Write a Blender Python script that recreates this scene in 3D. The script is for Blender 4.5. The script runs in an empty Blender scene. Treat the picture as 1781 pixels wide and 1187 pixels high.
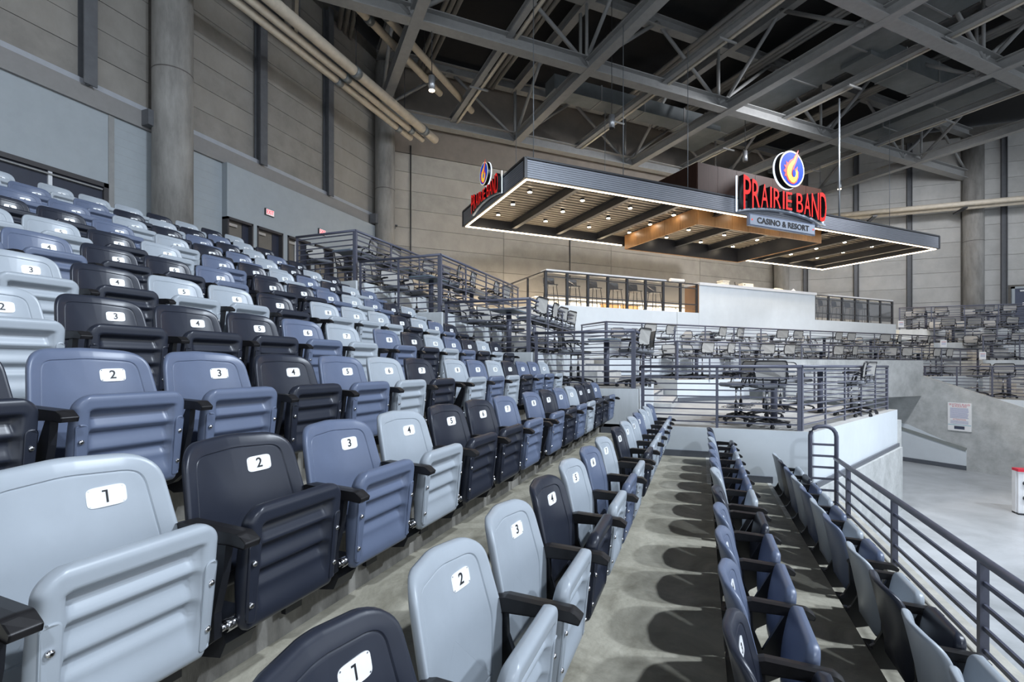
import bpy, math, random
from mathutils import Matrix, Vector
random.seed(7)
SC = bpy.context.scene
COL = SC.collection
PI = math.pi
CZ = 3.2                       # camera height above the rink floor
R2 = math.sqrt(2)
TH = math.radians(20.78)       # rows run along +Y; the camera looks this far to their left
FPX = 870.0

# ---------------------------------------------------------------- camera, light, exposure
cd = bpy.data.cameras.new('camera'); cam = bpy.data.objects.new('camera', cd); COL.objects.link(cam)
cam.location = (0, 0, CZ); cam.rotation_euler = (PI/2, 0, TH)
cd.sensor_width = 36; cd.lens = 36*FPX/1781; cd.shift_y = (638-593.5)/1781; cd.clip_start = .05; cd.clip_end = 300
SC.camera = cam
vs = SC.view_settings
vs.view_transform = 'Standard'; vs.look = 'None'; vs.gamma = 1; vs.use_curve_mapping = False
vs.exposure = 0.45
SC.cycles.max_bounces = 5; SC.cycles.diffuse_bounces = 2; SC.cycles.glossy_bounces = 2
wd = bpy.data.worlds.new('world'); SC.world = wd; wd.use_nodes = True
wd.node_tree.nodes['Background'].inputs[0].default_value = (.82, .90, 1.0, 1)
wd.node_tree.nodes['Background'].inputs[1].default_value = 1.30
def lamp(name, kind, loc, energy, color=(1,1,1), size=.5, target=None, spot=None, blend=.5):
    l = bpy.data.lights.new(name, kind); l.energy = energy; l.color = color
    if kind == 'AREA': l.shape = 'DISK'; l.size = size
    else: l.shadow_soft_size = size
    if spot: l.spot_size = spot; l.spot_blend = blend
    o = bpy.data.objects.new(name, l); COL.objects.link(o); o.location = loc
    if target is not None:
        o.rotation_euler = (Vector(target)-Vector(loc)).to_track_quat('-Z', 'Y').to_euler()
    return o
COOL = (.80, .89, 1.0)
WARM = (1.0, .80, .56)
# arena high-bay lamps over the rink, plus a weaker one added as fill
for i, (x, y, z, e, sz) in enumerate([(7.2, 5.2, 13.2, 3000, .22), (11.5, 5.6, 13.2, 3600, .25), (9.0, -7, 13.2, 2200, .4)]):
    lamp('high_bay_and_fill_light', 'SPOT', (x, y, z), e*1.15, COOL, sz, (x*.12-1.0, y*.8+2, 3), math.radians(112), .9)
for x, y, z, e, tx, ty, tz in [(4.6, 10.5, 13.0, 2900, 7.0, 18.5, 0), (11.0, 25.8, 12.3, 1250, 12.5, 35, 6), (6.45, 20.45, 12.9, 2300, -4, 27, 7.0)]:  # unseen spots added to brighten the tunnel wall, right wall and corner wall
    lamp('high_bay_and_fill_light', 'SPOT', (x, y, z), e, (.93, .95, 1.0), .5, (tx, ty, tz), math.radians(115), .8)

# ---------------------------------------------------------------- helpers
MATS = {}
def mat(name, col, rough=.5, metal=0., noise=0., scale=6., bump=0., bscale=40., emit=None, estr=0., alpha=None, stretch=None, spec=None, col2=None, dist=0.):
    if name in MATS: return MATS[name]
    m = bpy.data.materials.new(name); m.use_nodes = True
    nt = m.node_tree; b = nt.nodes['Principled BSDF']
    b.inputs['Base Color'].default_value = (*col, 1); b.inputs['Roughness'].default_value = rough; b.inputs['Metallic'].default_value = metal
    if spec is not None: b.inputs['Specular IOR Level'].default_value = spec
    if emit: b.inputs['Emission Color'].default_value = (*emit, 1); b.inputs['Emission Strength'].default_value = estr
    if alpha is not None: b.inputs['Alpha'].default_value = alpha
    if noise or bump:
        tc = nt.nodes.new('ShaderNodeTexCoord'); mp = nt.nodes.new('ShaderNodeMapping')
        nt.links.new(tc.outputs['Object'], mp.inputs[0])
        if stretch: mp.inputs['Scale'].default_value = stretch
    if noise:
        n = nt.nodes.new('ShaderNodeTexNoise'); n.inputs['Scale'].default_value = scale; n.inputs['Detail'].default_value = 8; n.inputs['Roughness'].default_value = .65
        n.inputs['Distortion'].default_value = dist
        nt.links.new(mp.outputs[0], n.inputs[0])
        r = nt.nodes.new('ShaderNodeValToRGB'); r.color_ramp.elements[0].position = .3; r.color_ramp.elements[1].position = .7
        c2 = col2 or tuple(min(1, c*(1+noise)) for c in col)
        r.color_ramp.elements[0].color = (*[c*(1-noise) for c in col], 1); r.color_ramp.elements[1].color = (*c2, 1)
        nt.links.new(n.outputs[0], r.inputs[0]); nt.links.new(r.outputs[0], b.inputs['Base Color'])
    if bump:
        n2 = nt.nodes.new('ShaderNodeTexNoise'); n2.inputs['Scale'].default_value = bscale; n2.inputs['Detail'].default_value = 5
        nt.links.new(mp.outputs[0], n2.inputs[0])
        bp = nt.nodes.new('ShaderNodeBump'); bp.inputs['Strength'].default_value = bump; bp.inputs['Distance'].default_value = .02
        nt.links.new(n2.outputs[0], bp.inputs['Height']); nt.links.new(bp.outputs[0], b.inputs['Normal'])
    MATS[name] = m
    return m

class MB:
    """collects geometry; verts in the frame of the thing"""
    def __init__(s): s.v = []; s.f = []; s.m = []; s.cur = 0; s.sm = []; s.smooth = False
    def face(s, *idx):
        s.f.append(idx); s.m.append(s.cur); s.sm.append(s.smooth)
    def box(s, x0, x1, y0, y1, z0, z1):
        b = len(s.v)
        s.v += [(x0,y0,z0),(x1,y0,z0),(x1,y1,z0),(x0,y1,z0),(x0,y0,z1),(x1,y0,z1),(x1,y1,z1),(x0,y1,z1)]
        for q in ((0,3,2,1),(4,5,6,7),(0,1,5,4),(1,2,6,5),(2,3,7,6),(3,0,4,7)): s.face(*[b+i for i in q])
        return s
    def frame(s, p0, p1, up=(0,0,1)):
        p0 = Vector(p0); p1 = Vector(p1); d = (p1-p0).normalized(); up = Vector(up)
        if abs(d.dot(up)) > .98: up = Vector((1,0,0)) if abs(d.x) < .9 else Vector((0,1,0))
        sd = d.cross(up).normalized(); u = sd.cross(d).normalized()
        return p0, p1, sd, u
    def bar(s, p0, p1, w, h, ow=0., oh=0., up=(0,0,1)):
        p0, p1, sd, u = s.frame(p0, p1, up); b = len(s.v)
        for p in (p0, p1):
            for a, c in ((-1,-1),(1,-1),(1,1),(-1,1)): s.v.append(tuple(p+sd*(ow+a*w/2)+u*(oh+c*h/2)))
        for q in ((0,1,2,3),(7,6,5,4),(0,4,5,1),(1,5,6,2),(2,6,7,3),(3,7,4,0)): s.face(*[b+i for i in q])
        return s
    def ibeam(s, p0, p1, w, h, t=.03):
        s.bar(p0, p1, w, t, 0, h/2); s.bar(p0, p1, w, t, 0, -h/2); s.bar(p0, p1, t, h, 0, 0); return s
    def tube(s, pts, r, n=8, caps=True, closed=False):
        pts = [Vector(p) for p in pts]; b = len(s.v); k = len(pts); old = s.smooth; s.smooth = True
        for i, p in enumerate(pts):
            if closed: d = (pts[(i+1) % k]-pts[i-1]).normalized()
            else:
                a = pts[max(0, i-1)]; c = pts[min(k-1, i+1)]; d = (c-a).normalized()
            up = Vector((0,0,1)) if abs(d.z) < .9 else Vector((1,0,0))
            sd = d.cross(up).normalized(); u = sd.cross(d).normalized()
            rr = r[i] if isinstance(r, (list, tuple)) else r
            for j in range(n):
                t = 2*PI*j/n; s.v.append(tuple(p+sd*math.cos(t)*rr+u*math.sin(t)*rr))
        for i in range(k if closed else k-1):
            i2 = (i+1) % k
            for j in range(n):
                j2 = (j+1) % n; s.face(b+i*n+j, b+i*n+j2, b+i2*n+j2, b+i2*n+j)
        s.smooth = False
        if caps and not closed:
            s.face(*[b+j for j in range(n)][::-1]); s.face(*[b+(k-1)*n+j for j in range(n)])
        s.smooth = old
        return s
    def cyl(s, p0, p1, r, n=12, r1=None): return s.tube([p0, p1], [r, r if r1 is None else r1], n)
    def prism(s, poly, z0, z1, mtop=None):
        a = sum(poly[i][0]*poly[(i+1) % len(poly)][1]-poly[(i+1) % len(poly)][0]*poly[i][1] for i in range(len(poly)))
        if a < 0: poly = poly[::-1]
        n = len(poly); b = len(s.v); o = s.cur
        s.v += [(x, y, z0) for x, y in poly]+[(x, y, z1) for x, y in poly]
        s.face(*[b+i for i in range(n)][::-1])
        for i in range(n):
            j = (i+1) % n; s.face(b+i, b+j, b+n+j, b+n+i)
        if mtop is not None: s.cur = mtop
        s.face(*[b+n+i for i in range(n)]); s.cur = o
        return s
    def plate(s, poly, axis, a0, a1):
        """outline extruded along an axis: 'x': poly=(y,z), 'y': poly=(x,z)"""
        b = len(s.v); n = len(poly)
        for a in (a0, a1):
            for p, q in poly: s.v.append((a, p, q) if axis == 'x' else (p, a, q))
        s.face(*[b+i for i in range(n)][::-1]); s.face(*[b+n+i for i in range(n)])
        for i in range(n):
            j = (i+1) % n; s.face(b+i, b+j, b+n+j, b+n+i)
        return s
    def mesh(s, name, mats, off=(0,0,0)):
        me = bpy.data.meshes.new(name)
        me.from_pydata([(x-off[0], y-off[1], z-off[2]) for x, y, z in s.v], [], s.f)
        for m in (mats if isinstance(mats, (list, tuple)) else [mats]): me.materials.append(m)
        me.polygons.foreach_set('material_index', s.m); me.polygons.foreach_set('use_smooth', s.sm)
        me.update()
        return me

def link(name, data, parent=None, loc=(0,0,0), rz=0., label=None):
    o = bpy.data.objects.new(name, data); COL.objects.link(o); o.location = loc
    if rz: o.rotation_euler = (0, 0, rz)
    if parent: o.parent = parent
    if label: o['label'] = label
    return o
def tag(o, label, cat, group=None, kind=None):
    o['label'] = label; o['category'] = cat
    if group: o['group'] = group
    if kind: o['kind'] = kind
    return o
OFF = {}
def thing(name, label, cat, loc=(0,0,0), rz=0., group=None, kind=None):
    o = link(name, None, None, loc, rz); o.empty_display_size = .1
    tag(o, label, cat, group, kind); return o
def struct(name, mb, mats, label=None, off=(0,0,0), rz=0.):
    """a piece of the setting"""
    c, s_ = math.cos(rz), math.sin(rz)
    loc = (off[0]*c-off[1]*s_, off[0]*s_+off[1]*c, off[2])
    o = link(name, mb.mesh(name, mats, off), None, loc, rz); o['kind'] = 'structure'
    if label: o['label'] = label
    OFF[o.name] = off
    return o
def world_of(off, rz):
    c, s_ = math.cos(rz), math.sin(rz)
    return (off[0]*c-off[1]*s_, off[0]*s_+off[1]*c, off[2])
def gthing(name, label, cat, off, rz=0., group=None, kind=None):
    """Empty at frame point `off`; parts take verts in the frame"""
    o = thing(name, label, cat, world_of(off, rz), rz, group, kind); OFF[o.name] = off; return o
def part(name, mb, mats, parent, label=None):
    root = parent
    while root.parent: root = root.parent
    return link(name, mb.mesh(name, mats, OFF.get(root.name, (0,0,0))), parent, label=label)
def copy_tree(o, parent=None):
    c = o.copy(); COL.objects.link(c); c.parent = parent
    for ch in o.children: copy_tree(ch, c)
    return c
def rpoly(pts, rad, n=6):
    """polygon with rounded corners"""
    out = []; k = len(pts)
    for i in range(k):
        p = Vector(pts[i]); a = Vector(pts[i-1]); b = Vector(pts[(i+1) % k]); r = rad[i] if isinstance(rad, (list, tuple)) else rad
        da = (a-p); db = (b-p); la = da.length; lb = db.length; da.normalize(); db.normalize()
        ang = da.angle(db); d = min(r/math.tan(ang/2), la*.48, lb*.48)
        if d < 1e-5: out.append(tuple(p)); continue
        p0 = p+da*d; p1 = p+db*d
        for j in range(n+1):
            t = j/n; q = p0*(1-t)**2+p*2*t*(1-t)+p1*t*t; out.append(tuple(q))
    return out
def text_mesh(txt, size, extrude, mats, name='text', align='CENTER', bold=0.):
    cu = bpy.data.curves.new(name, 'FONT'); cu.body = txt; cu.size = size; cu.extrude = extrude; cu.offset = bold; cu.align_x = align; cu.align_y = 'CENTER'; cu.resolution_u = 3
    o = bpy.data.objects.new(name, cu); COL.objects.link(o)
    dg = bpy.context.evaluated_depsgraph_get(); me = bpy.data.meshes.new_from_object(o.evaluated_get(dg))
    bpy.data.objects.remove(o); bpy.data.curves.remove(cu)
    me.materials.clear()
    for m in (mats if isinstance(mats, (list, tuple)) else [mats]): me.materials.append(m)
    return me
def DG(s, c): return ((s-c)/2, (s+c)/2)
def MIR(p): return (22.5-p[1], 22.5-p[0])
def proj(x, y, z):
    w = -x*math.sin(TH)+y*math.cos(TH); r = x*math.cos(TH)+y*math.sin(TH)
    if w < .05: return None
    return 890.5+FPX*r/w, 638-FPX*(z-CZ)/w, w
NW = ['zero','one','two','three','four','five','six','seven','eight','nine','ten','eleven','twelve','thirteen','fourteen']
ORD = ['front', 'second', 'third', 'fourth', 'fifth', 'sixth', 'seventh', 'eighth', 'ninth', 'tenth', 'eleventh', 'twelfth', 'thirteenth']
ORD1 = ['first']+ORD[1:]+['fourteenth', 'fifteenth', 'sixteenth', 'seventeenth', 'eighteenth', 'nineteenth', 'twentieth', 'twenty-first', 'twenty-second']

# materials
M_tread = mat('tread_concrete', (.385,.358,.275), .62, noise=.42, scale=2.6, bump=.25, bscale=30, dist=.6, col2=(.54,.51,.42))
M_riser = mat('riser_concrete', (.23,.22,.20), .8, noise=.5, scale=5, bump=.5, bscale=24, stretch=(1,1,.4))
M_rink = mat('rink_floor_concrete', (.40,.42,.43), .30, noise=.30, scale=.55, bump=.05, bscale=12, dist=.5, col2=(.56,.58,.60))
M_white = mat('white_wall_paint', (.66,.71,.75), .5, noise=.05, scale=1.5)
M_wstain = mat('white_stained_paint', (.62,.66,.68), .6, noise=.16, scale=2.5, stretch=(1,1,.25), col2=(.72,.76,.79))
M_base = mat('baseboard_vinyl', (.10,.11,.13), .5, noise=.1, scale=8)
M_plat = mat('platform_concrete', (.42,.42,.41), .6, noise=.2, scale=3, bump=.1)
M_conc = mat('cast_concrete', (.43,.445,.44), .7, noise=.20, scale=2.6, bump=.3, bscale=18, dist=.1, col2=(.56,.575,.57))
M_col = mat('column_concrete', (.235,.225,.21), .75, noise=.4, scale=2.4, bump=.3, bscale=20, stretch=(1,1,.25), col2=(.33,.32,.30))
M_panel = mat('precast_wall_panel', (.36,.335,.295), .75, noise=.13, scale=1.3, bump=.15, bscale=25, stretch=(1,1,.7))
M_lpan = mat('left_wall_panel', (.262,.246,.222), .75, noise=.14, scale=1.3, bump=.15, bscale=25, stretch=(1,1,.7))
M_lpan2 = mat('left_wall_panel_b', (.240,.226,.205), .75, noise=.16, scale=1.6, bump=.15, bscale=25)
M_panel2 = mat('precast_wall_panel_b', (.33,.31,.275), .75, noise=.15, scale=1.6, bump=.15, bscale=25)  # slightly darker tone, mixed at random among the main panels
M_joint = mat('wall_joint', (.14,.13,.115), .9, noise=.2, scale=5)
M_block = mat('painted_block_wall', (.33,.365,.39), .55, noise=.05, scale=3)
M_steel = mat('grey_painted_steel', (.265,.265,.26), .5, noise=.10, scale=4)
M_steel2 = mat('dark_wall_steel', (.105,.11,.12), .5, noise=.15, scale=4)
M_roof = mat('black_roof_deck', (.010,.010,.011), .9, noise=.2, scale=3)
M_upper = mat('upper_brown_wall', (.19,.165,.14), .8, noise=.12, scale=2)
M_pipe = mat('cream_pipe_wrap', (.52,.47,.39), .6, noise=.12, scale=5)
M_duct = mat('galvanised_duct', (.17,.185,.19), .4, metal=.3, noise=.15, scale=2)
M_rail = mat('slate_rail_paint', (.088,.093,.130), .38, noise=.08, scale=20)
M_black = mat('black_plastic', (.012,.013,.017), .38, noise=.15, scale=30)
M_arm = mat('worn_black_armrest', (.012,.0115,.013), .40, noise=.35, scale=18)
M_chrome = mat('chrome', (.7,.7,.72), .18, 1.0, noise=.05, scale=20)
M_plate = mat('white_number_plate', (.86,.87,.88), .35, noise=.03, scale=30)
M_ink = mat('black_ink', (.012,.012,.015), .5, noise=.05, scale=30)
SEATC = {'L': mat('light_grey_seat_plastic', (.37,.41,.455), .36, noise=.035, scale=9, bump=.012, bscale=400),
         'M': mat('slate_blue_seat_plastic', (.125,.155,.235), .36, noise=.05, scale=9, bump=.012, bscale=400),
         'D': mat('charcoal_seat_plastic', (.022,.026,.040), .34, noise=.08, scale=9, bump=.012, bscale=400)}
CNAME = {'L': 'light grey', 'M': 'slate blue', 'D': 'charcoal black'}

# ---------------------------------------------------------------- seating bowl
HL = [-1.355, -1.0236, -.6922, -.3731, -.0379, .3041, .6475]
while len(HL) < 13: HL.append(HL[-1]+.3434)
ROWX = [-.74-(k-2)*.8685 for k in range(13)]
TREAD = [CZ-.75+h for h in HL]
YEND = 8.5
for k in range(13):
    x0 = ROWX[k]-.02; x1 = ROWX[k-1]-.02 if k else 1.70
    if k == 12: x0 = -12.85
    mb = MB(); mb.cur = 0
    zb = TREAD[k-1]-.5 if k else 0
    mb.box(x0-.02, x1, -3.0, YEND, zb, TREAD[k])
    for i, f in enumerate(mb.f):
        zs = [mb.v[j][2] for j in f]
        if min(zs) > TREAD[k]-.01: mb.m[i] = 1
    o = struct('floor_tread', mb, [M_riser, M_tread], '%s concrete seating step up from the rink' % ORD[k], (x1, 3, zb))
    n = MB(); n.box(x1-.05, x1+.004, 6.6, YEND-.002, TREAD[k]-.01, TREAD[k]+.003)
    part('nosing', n, mat('pale_step_nosing', (.55,.54,.50), .7, noise=.25, scale=12), o)
    b = MB(); b.box(x0+.02 if k < 12 else ROWX[12]-.2, x1-.05, YEND-.025, YEND+.01, TREAD[k]+.001, TREAD[k]+.10)
    b.box(x1-.05, x1+.03, YEND-.02, YEND+.01, TREAD[k]+.001, TREAD[k]+.10)
    part('baseboard', b, M_base, o)

# seats --------------------------------------------------------------------
def back_x(y, z):
    x = -(z-.75)*.20
    if z < .55: x -= (.55-z)**2*.55
    x += .058*(min(1.15, abs(y)/.245))**2.3
    if z > .80: x -= ((z-.80)/.07)**2*.012
    return x
OUT = rpoly([(-.212,.36),(.212,.36),(.250,.60),(.222,.856),(.0,.869),(-.222,.856),(-.250,.60)], [.06,.06,.25,.105,.5,.105,.25], 9)
def off_poly(poly, d):
    n = len(poly); out = []
    for i in range(n):
        a = Vector(poly[i-1]); b = Vector(poly[(i+1) % n]); t = (b-a).normalized(); nrm = Vector((-t.y, t.x)); p = Vector(poly[i])+nrm*d
        out.append((p.x, p.y))
    return out
def make_back(m):
    mb = MB(); mb.smooth = True; n = len(OUT); C = (0, .60)
    rings = []
    def ring(poly, dx):
        b = len(mb.v)
        for y, z in poly: mb.v.append((back_x(y, z)+dx, y, z))
        rings.append(b)
    for sc, dx in ((.3, -.036), (.7, -.036), (.94, -.034)):
        ring([(C[0]+(y-C[0])*sc, C[1]+(z-C[1])*sc) for y, z in OUT], dx)
    ring(OUT, -.026); ring(off_poly(OUT, -.002), -.016); ring(OUT, -.006)
    ring(off_poly(OUT, .005), -.001); ring(off_poly(OUT, .014), 0); ring(off_poly(OUT, .030), 0); ring(off_poly(OUT, .0440), 0); ring(off_poly(OUT, .0455), -.0004)
    INN = off_poly(OUT, .048)
    ring(off_poly(OUT, .0465), -.0045); ring(off_poly(OUT, .0490), -.0045); ring(off_poly(OUT, .0500), -.0018); ring(off_poly(OUT, .0515), -.0016)
    I2 = off_poly(OUT, .0515)
    for sc in (.97, .85, .65, .45, .25): ring([(C[0]+(y-C[0])*sc, C[1]+(z-C[1])*sc) for y, z in I2], -.002)
    for a, b in zip(rings, rings[1:]):
        for i in range(n):
            j = (i+1) % n; mb.face(a+i, a+j, b+j, b+i)
    mb.face(*[rings[0]+i for i in range(n)][::-1])
    c = len(mb.v); mb.v.append((back_x(*C)-.002, *C))
    for i in range(n): mb.face(rings[-1]+i, rings[-1]+(i+1) % n, c)
    return mb.mesh('seat_back', m)
def lerp_tab(t, tab):
    for (a, u), (b, v) in zip(tab, tab[1:]):
        if t <= b:
            q = (t-a)/(b-a) if b > a else 0; q = q*q*(3-2*q); return u+(v-u)*q
    return tab[-1][1]
PTAB = [(0,0),(.09,0),(.30,.026),(.40,.044),(.425,.044),(.455,.024),(.60,.041),(.635,.041),(.665,.019),(.80,.043),(.832,.042),(.858,.0),(1,0)]
PZ0, PZ1 = .277, .682
def pan_x(z): return .265+(z-PZ0)*.11
def make_pan(m):
    mb = MB(); mb.smooth = True; ny, nz = 40, 60
    def hw(t):
        r = .15
        if t > 1-r: q = (t-(1-r))/r; return .215-.075*(1-math.sqrt(max(0, 1-q*q)))
        if t < .1: q = (.1-t)/.1; return .205-.03*(1-math.sqrt(max(0, 1-q*q)))
        return .205+.010*min(1, (t-.1)/.3)
    idx = {}
    for side in (0, 1):
        for i in range(nz+1):
            t = .5-.5*math.cos(PI*i/nz)*1.0; t = .35*t+.65*i/nz
            for j in range(ny+1):
                sj = 2*j/ny-1; sj = .5*math.sin(sj*PI/2)+.5*sj
                y = sj*hw(t); z = PZ0+t*(PZ1-PZ0)
                de = min((hw(t)-abs(y)), z-PZ0, PZ1-z); r = .026
                ed = max(0, 1-de/r); ed = r*(1-math.sqrt(max(0, 1-ed*ed)))
                if side == 0:
                    a = abs(y); q = min(1, max(0, (.168-a)/.022)); mk = q*q*(3-2*q)
                    # lower corners of the recess flare outwards
                    x = pan_x(z)-mk*lerp_tab(t, PTAB)-ed
                else:
                    x = pan_x(z)-.052-.030*math.sin(PI*min(1, t*1.05))*(1-(y/.215)**2*.6)+ed*.9
                    x = min(x, pan_x(z)-.03)
                idx[side, i, j] = len(mb.v); mb.v.append((x, y, z))
    for i in range(nz):
        for j in range(ny):
            mb.face(idx[0,i,j], idx[0,i,j+1], idx[0,i+1,j+1], idx[0,i+1,j])
            mb.face(idx[1,i,j], idx[1,i+1,j], idx[1,i+1,j+1], idx[1,i,j+1])
    bd = [(0,j) for j in range(ny+1)]+[(i,ny) for i in range(1,nz+1)]+[(nz,j) for j in range(ny-1,-1,-1)]+[(i,0) for i in range(nz-1,0,-1)]
    for a, b in zip(bd, bd[1:]+bd[:1]): mb.face(idx[(1,)+a], idx[(1,)+b], idx[(0,)+b], idx[(0,)+a])
    return mb.mesh('seat_pan', m)
def make_cover(m, sg):
    mb = MB(); mb.smooth = False
    ys = (.169, .2110); poly = rpoly([(sg*ys[0], PZ0+.025), (sg*ys[1]*.965, PZ0+.035), (sg*ys[1], PZ0+.292), (sg*ys[0], PZ0+.292)], [.012,.02,.028,.028] , 6)
    if sg < 0: poly = poly[::-1]
    n = len(poly); b = len(mb.v)
    for dx in (-.004, .0022): mb.v += [(pan_x(z)+dx-(.010 if abs(y) > .2 and dx > 0 else 0), y, z) for y, z in poly]
    cy = sum(p[0] for p in poly)/n; cz = sum(p[1] for p in poly)/n
    mb.v += [(pan_x(z)+.0035-(.007 if abs(y) > .2 else 0), cy+(y-cy)*.88, cz+(z-cz)*.97) for y, z in poly]
    for k in (0, 1):
        for i in range(n):
            j = (i+1) % n; mb.face(b+k*n+i, b+k*n+j, b+(k+1)*n+j, b+(k+1)*n+i)
    mb.face(*[b+2*n+i for i in range(n)])
    return mb.mesh('cover_plate', m)
def make_bolt():
    mb = MB(); mb.tube([(-.004,0,0),(.001,0,0),(.0045,0,0),(.006,0,0)], [.0095,.0095,.0075,.003], 10); return mb.mesh('bolt', M_chrome)
def make_arm():
    mb = MB()
    prof = rpoly([(.045,.600),(.085,.586),(.30,.594),(.362,.588),(.368,.606),(.335,.630),(.10,.640),(.055,.628)], [.01,.02,.02,.006,.006,.03,.02,.015], 4)
    n = len(prof); b = len(mb.v); mb.smooth = False
    for y, g in ((-.024,.0),(-.028,.006),(.0,.008),(.028,.006),(.024,.0)):
        for x, z in prof: mb.v.append((x, y, z if g == 0 or z < .61 else z+ (g-.006)))
    mb.face(*[b+i for i in range(n)]); mb.face(*[b+4*n+i for i in range(n)][::-1])
    for k in range(4):
        for i in range(n):
            j = (i+1) % n; mb.face(b+k*n+j, b+k*n+i, b+(k+1)*n+i, b+(k+1)*n+j)
    return mb.mesh('armrest', M_arm)
def make_standard():
    mb = MB()
    pl = [(.055,.60),(.10,.60),(.105,.50),(.145,.40),(.245,.595),(.275,.595),(.262,.50),(.225,.37),(.225,.29),(.16,.245),(.02,.20),(-.015,.16),(-.015,.33),(.02,.36),(.06,.44)]
    mb.plate(pl, 'y', -.013, .013)
    mb.box(-.018, .005, -.045, .045, .10, .34)
    return mb.mesh('standard', M_black)
def make_foot():
    mb = MB()
    mb.plate([(-.01,.30),(.16,.30),(.185,.235),(.16,.185),(.06,.17),(-.01,.20)], 'y', -.06, .055)
    return mb.mesh('bracket', M_black)
def make_hinge():
    mb = MB(); mb.cyl((.222, -.03, .315), (.222, .03, .315), .020, 12); mb.cyl((.222, -.045, .315), (.222, -.03, .315), .012, 8); return mb.mesh('hinge', M_chrome)
BACK = {c: make_back(SEATC[c]) for c in 'LMD'}; PAN = {c: make_pan(SEATC[c]) for c in 'LMD'}
COV = {(c, s): make_cover(SEATC[c], s) for c in 'LMD' for s in (-1, 1)}
BOLT = make_bolt(); ARM = make_arm(); STD = make_standard(); FOOT = make_foot(); HINGE = make_hinge()
pm = MB(); pp = []
for i in range(40):
    t = 2*PI*i/40; c_, s_ = math.cos(t), math.sin(t); e = .38
    pp.append((.049*math.copysign(abs(c_)**e, c_), .029*math.copysign(abs(s_)**e, s_)))
pm.plate(pp, 'x', -.001, .003); PLATE = pm.mesh('number_plate', M_plate)
sm_ = MB()
for a in (-1, 1):
    for b_ in (-1, 1): sm_.cyl((.003, a*.041, b_*.022), (.0042, a*.041, b_*.022), .0024, 6)
PSCREW = sm_.mesh('plate_screw', M_chrome)
NUM = {n: text_mesh(str(n), .052, .0006, M_ink, 'number', bold=.0007) for n in range(1, 15)}
one = MB(); one.v = []
def tbox(m, x0, x1, y0, y1): m.box(x0, x1, y0, y1, -.0006, .0006)
tbox(one, -.0022, .0028, -.018, .018); tbox(one, -.0105, -.0022, .0135, .018)
NUM[1] = one.mesh('number', M_ink)
COLS = {0: 'LMDLLDLMLMLMDL', 1: 'LMDMMMDLMMMLMD', 2: 'DLLDLMLDLLMLLM', 3: 'LDMLDDMMDMLDDM', 4: 'DMMDMLDLMLDMML', 5: 'LLDDDMLMDLMDLD',
        6: 'MLLDLLDLLLDLMD', 7: 'DLMMDDMDDMLMDL', 8: 'LDLLLDLMDLMDLM', 9: 'MLDMDDMLDMLDLD', 10: 'LDMDLMMLDMDLMD', 11: 'DLMLMLMMDLDMLD', 12: 'MDLMDDLLLLDLDL'}
MPL = Matrix.Translation((0, 0, 0))
def back_frame(y, z):
    """matrix of the back's surface point, local +X outward"""
    p = Vector((back_x(y, z)-.002, y, z)); e = .004
    ty = Vector((back_x(y+e, z)-back_x(y-e, z), 2*e, 0)).normalized(); tz = Vector((back_x(y, z+e)-back_x(y, z-e), 0, 2*e)).normalized()
    nx = ty.cross(tz).normalized(); ty = tz.cross(nx)
    m = Matrix((nx, ty, tz)).transposed().to_4x4(); m.translation = p+nx*.0015
    return m
BF = back_frame(.087, .75)
TXTROT = Matrix(((0,0,1,.0036),(1,0,0,0),(0,1,0,0),(0,0,0,1)))
for k in range(13):
    for n in range(1, 15):
        yl = .9331+(n-1)*.53+(.2044 if n > 7 else 0); yc = yl-.087; x = ROWX[k]
        seen = False
        for dy in (-.25, .25):
            for z in (.25, .86):
                q = proj(x+.1, yc+dy, TREAD[k]+z)
                if q and -15 < q[0] < 1796 and -20 < q[1] < 1207: seen = True
        if not seen: continue
        c = COLS[k][n-1]
        s = thing('stadium_seat', '%s flip-up seat with plate %s in the %s row up from the lower railing' % (CNAME[c], NW[n], ORD[k]), 'seat', (x, yc, TREAD[k]), 0, 'folded seats in the seating rows')
        bo = link('backrest', BACK[c], s)
        po = link('number_plate', PLATE, bo, label='white plate with the number %s' % NW[n]); po.matrix_local = BF
        no = link('number', NUM[n], bo); no.matrix_local = BF @ TXTROT
        pa = link('seat_pan', PAN[c], s)
        for sg in (-1, 1):
            link('cover_plate', COV[c, sg], pa)
        if k < 8:
            if k in (2, 3, 4): so = link('plate_screw', PSCREW, bo); so.matrix_local = BF
            for sg in (-1, 1):
                for zb in (PZ0+.09, PZ0+.225):
                    link('bolt', BOLT, pa, (pan_x(zb)+.0035, sg*.190, zb))
        a = -.265
        link('armrest', ARM, s, (0, a, 0)); link('standard', STD, s, (0, a, 0)); link('bracket', FOOT, s, (0, a+.12, 0)); link('hinge', HINGE, s, (0, a+.055, 0))
        if n in (7, 14):
            link('armrest', ARM, s, (0, -a, 0)); link('standard', STD, s, (0, -a, 0))

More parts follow.
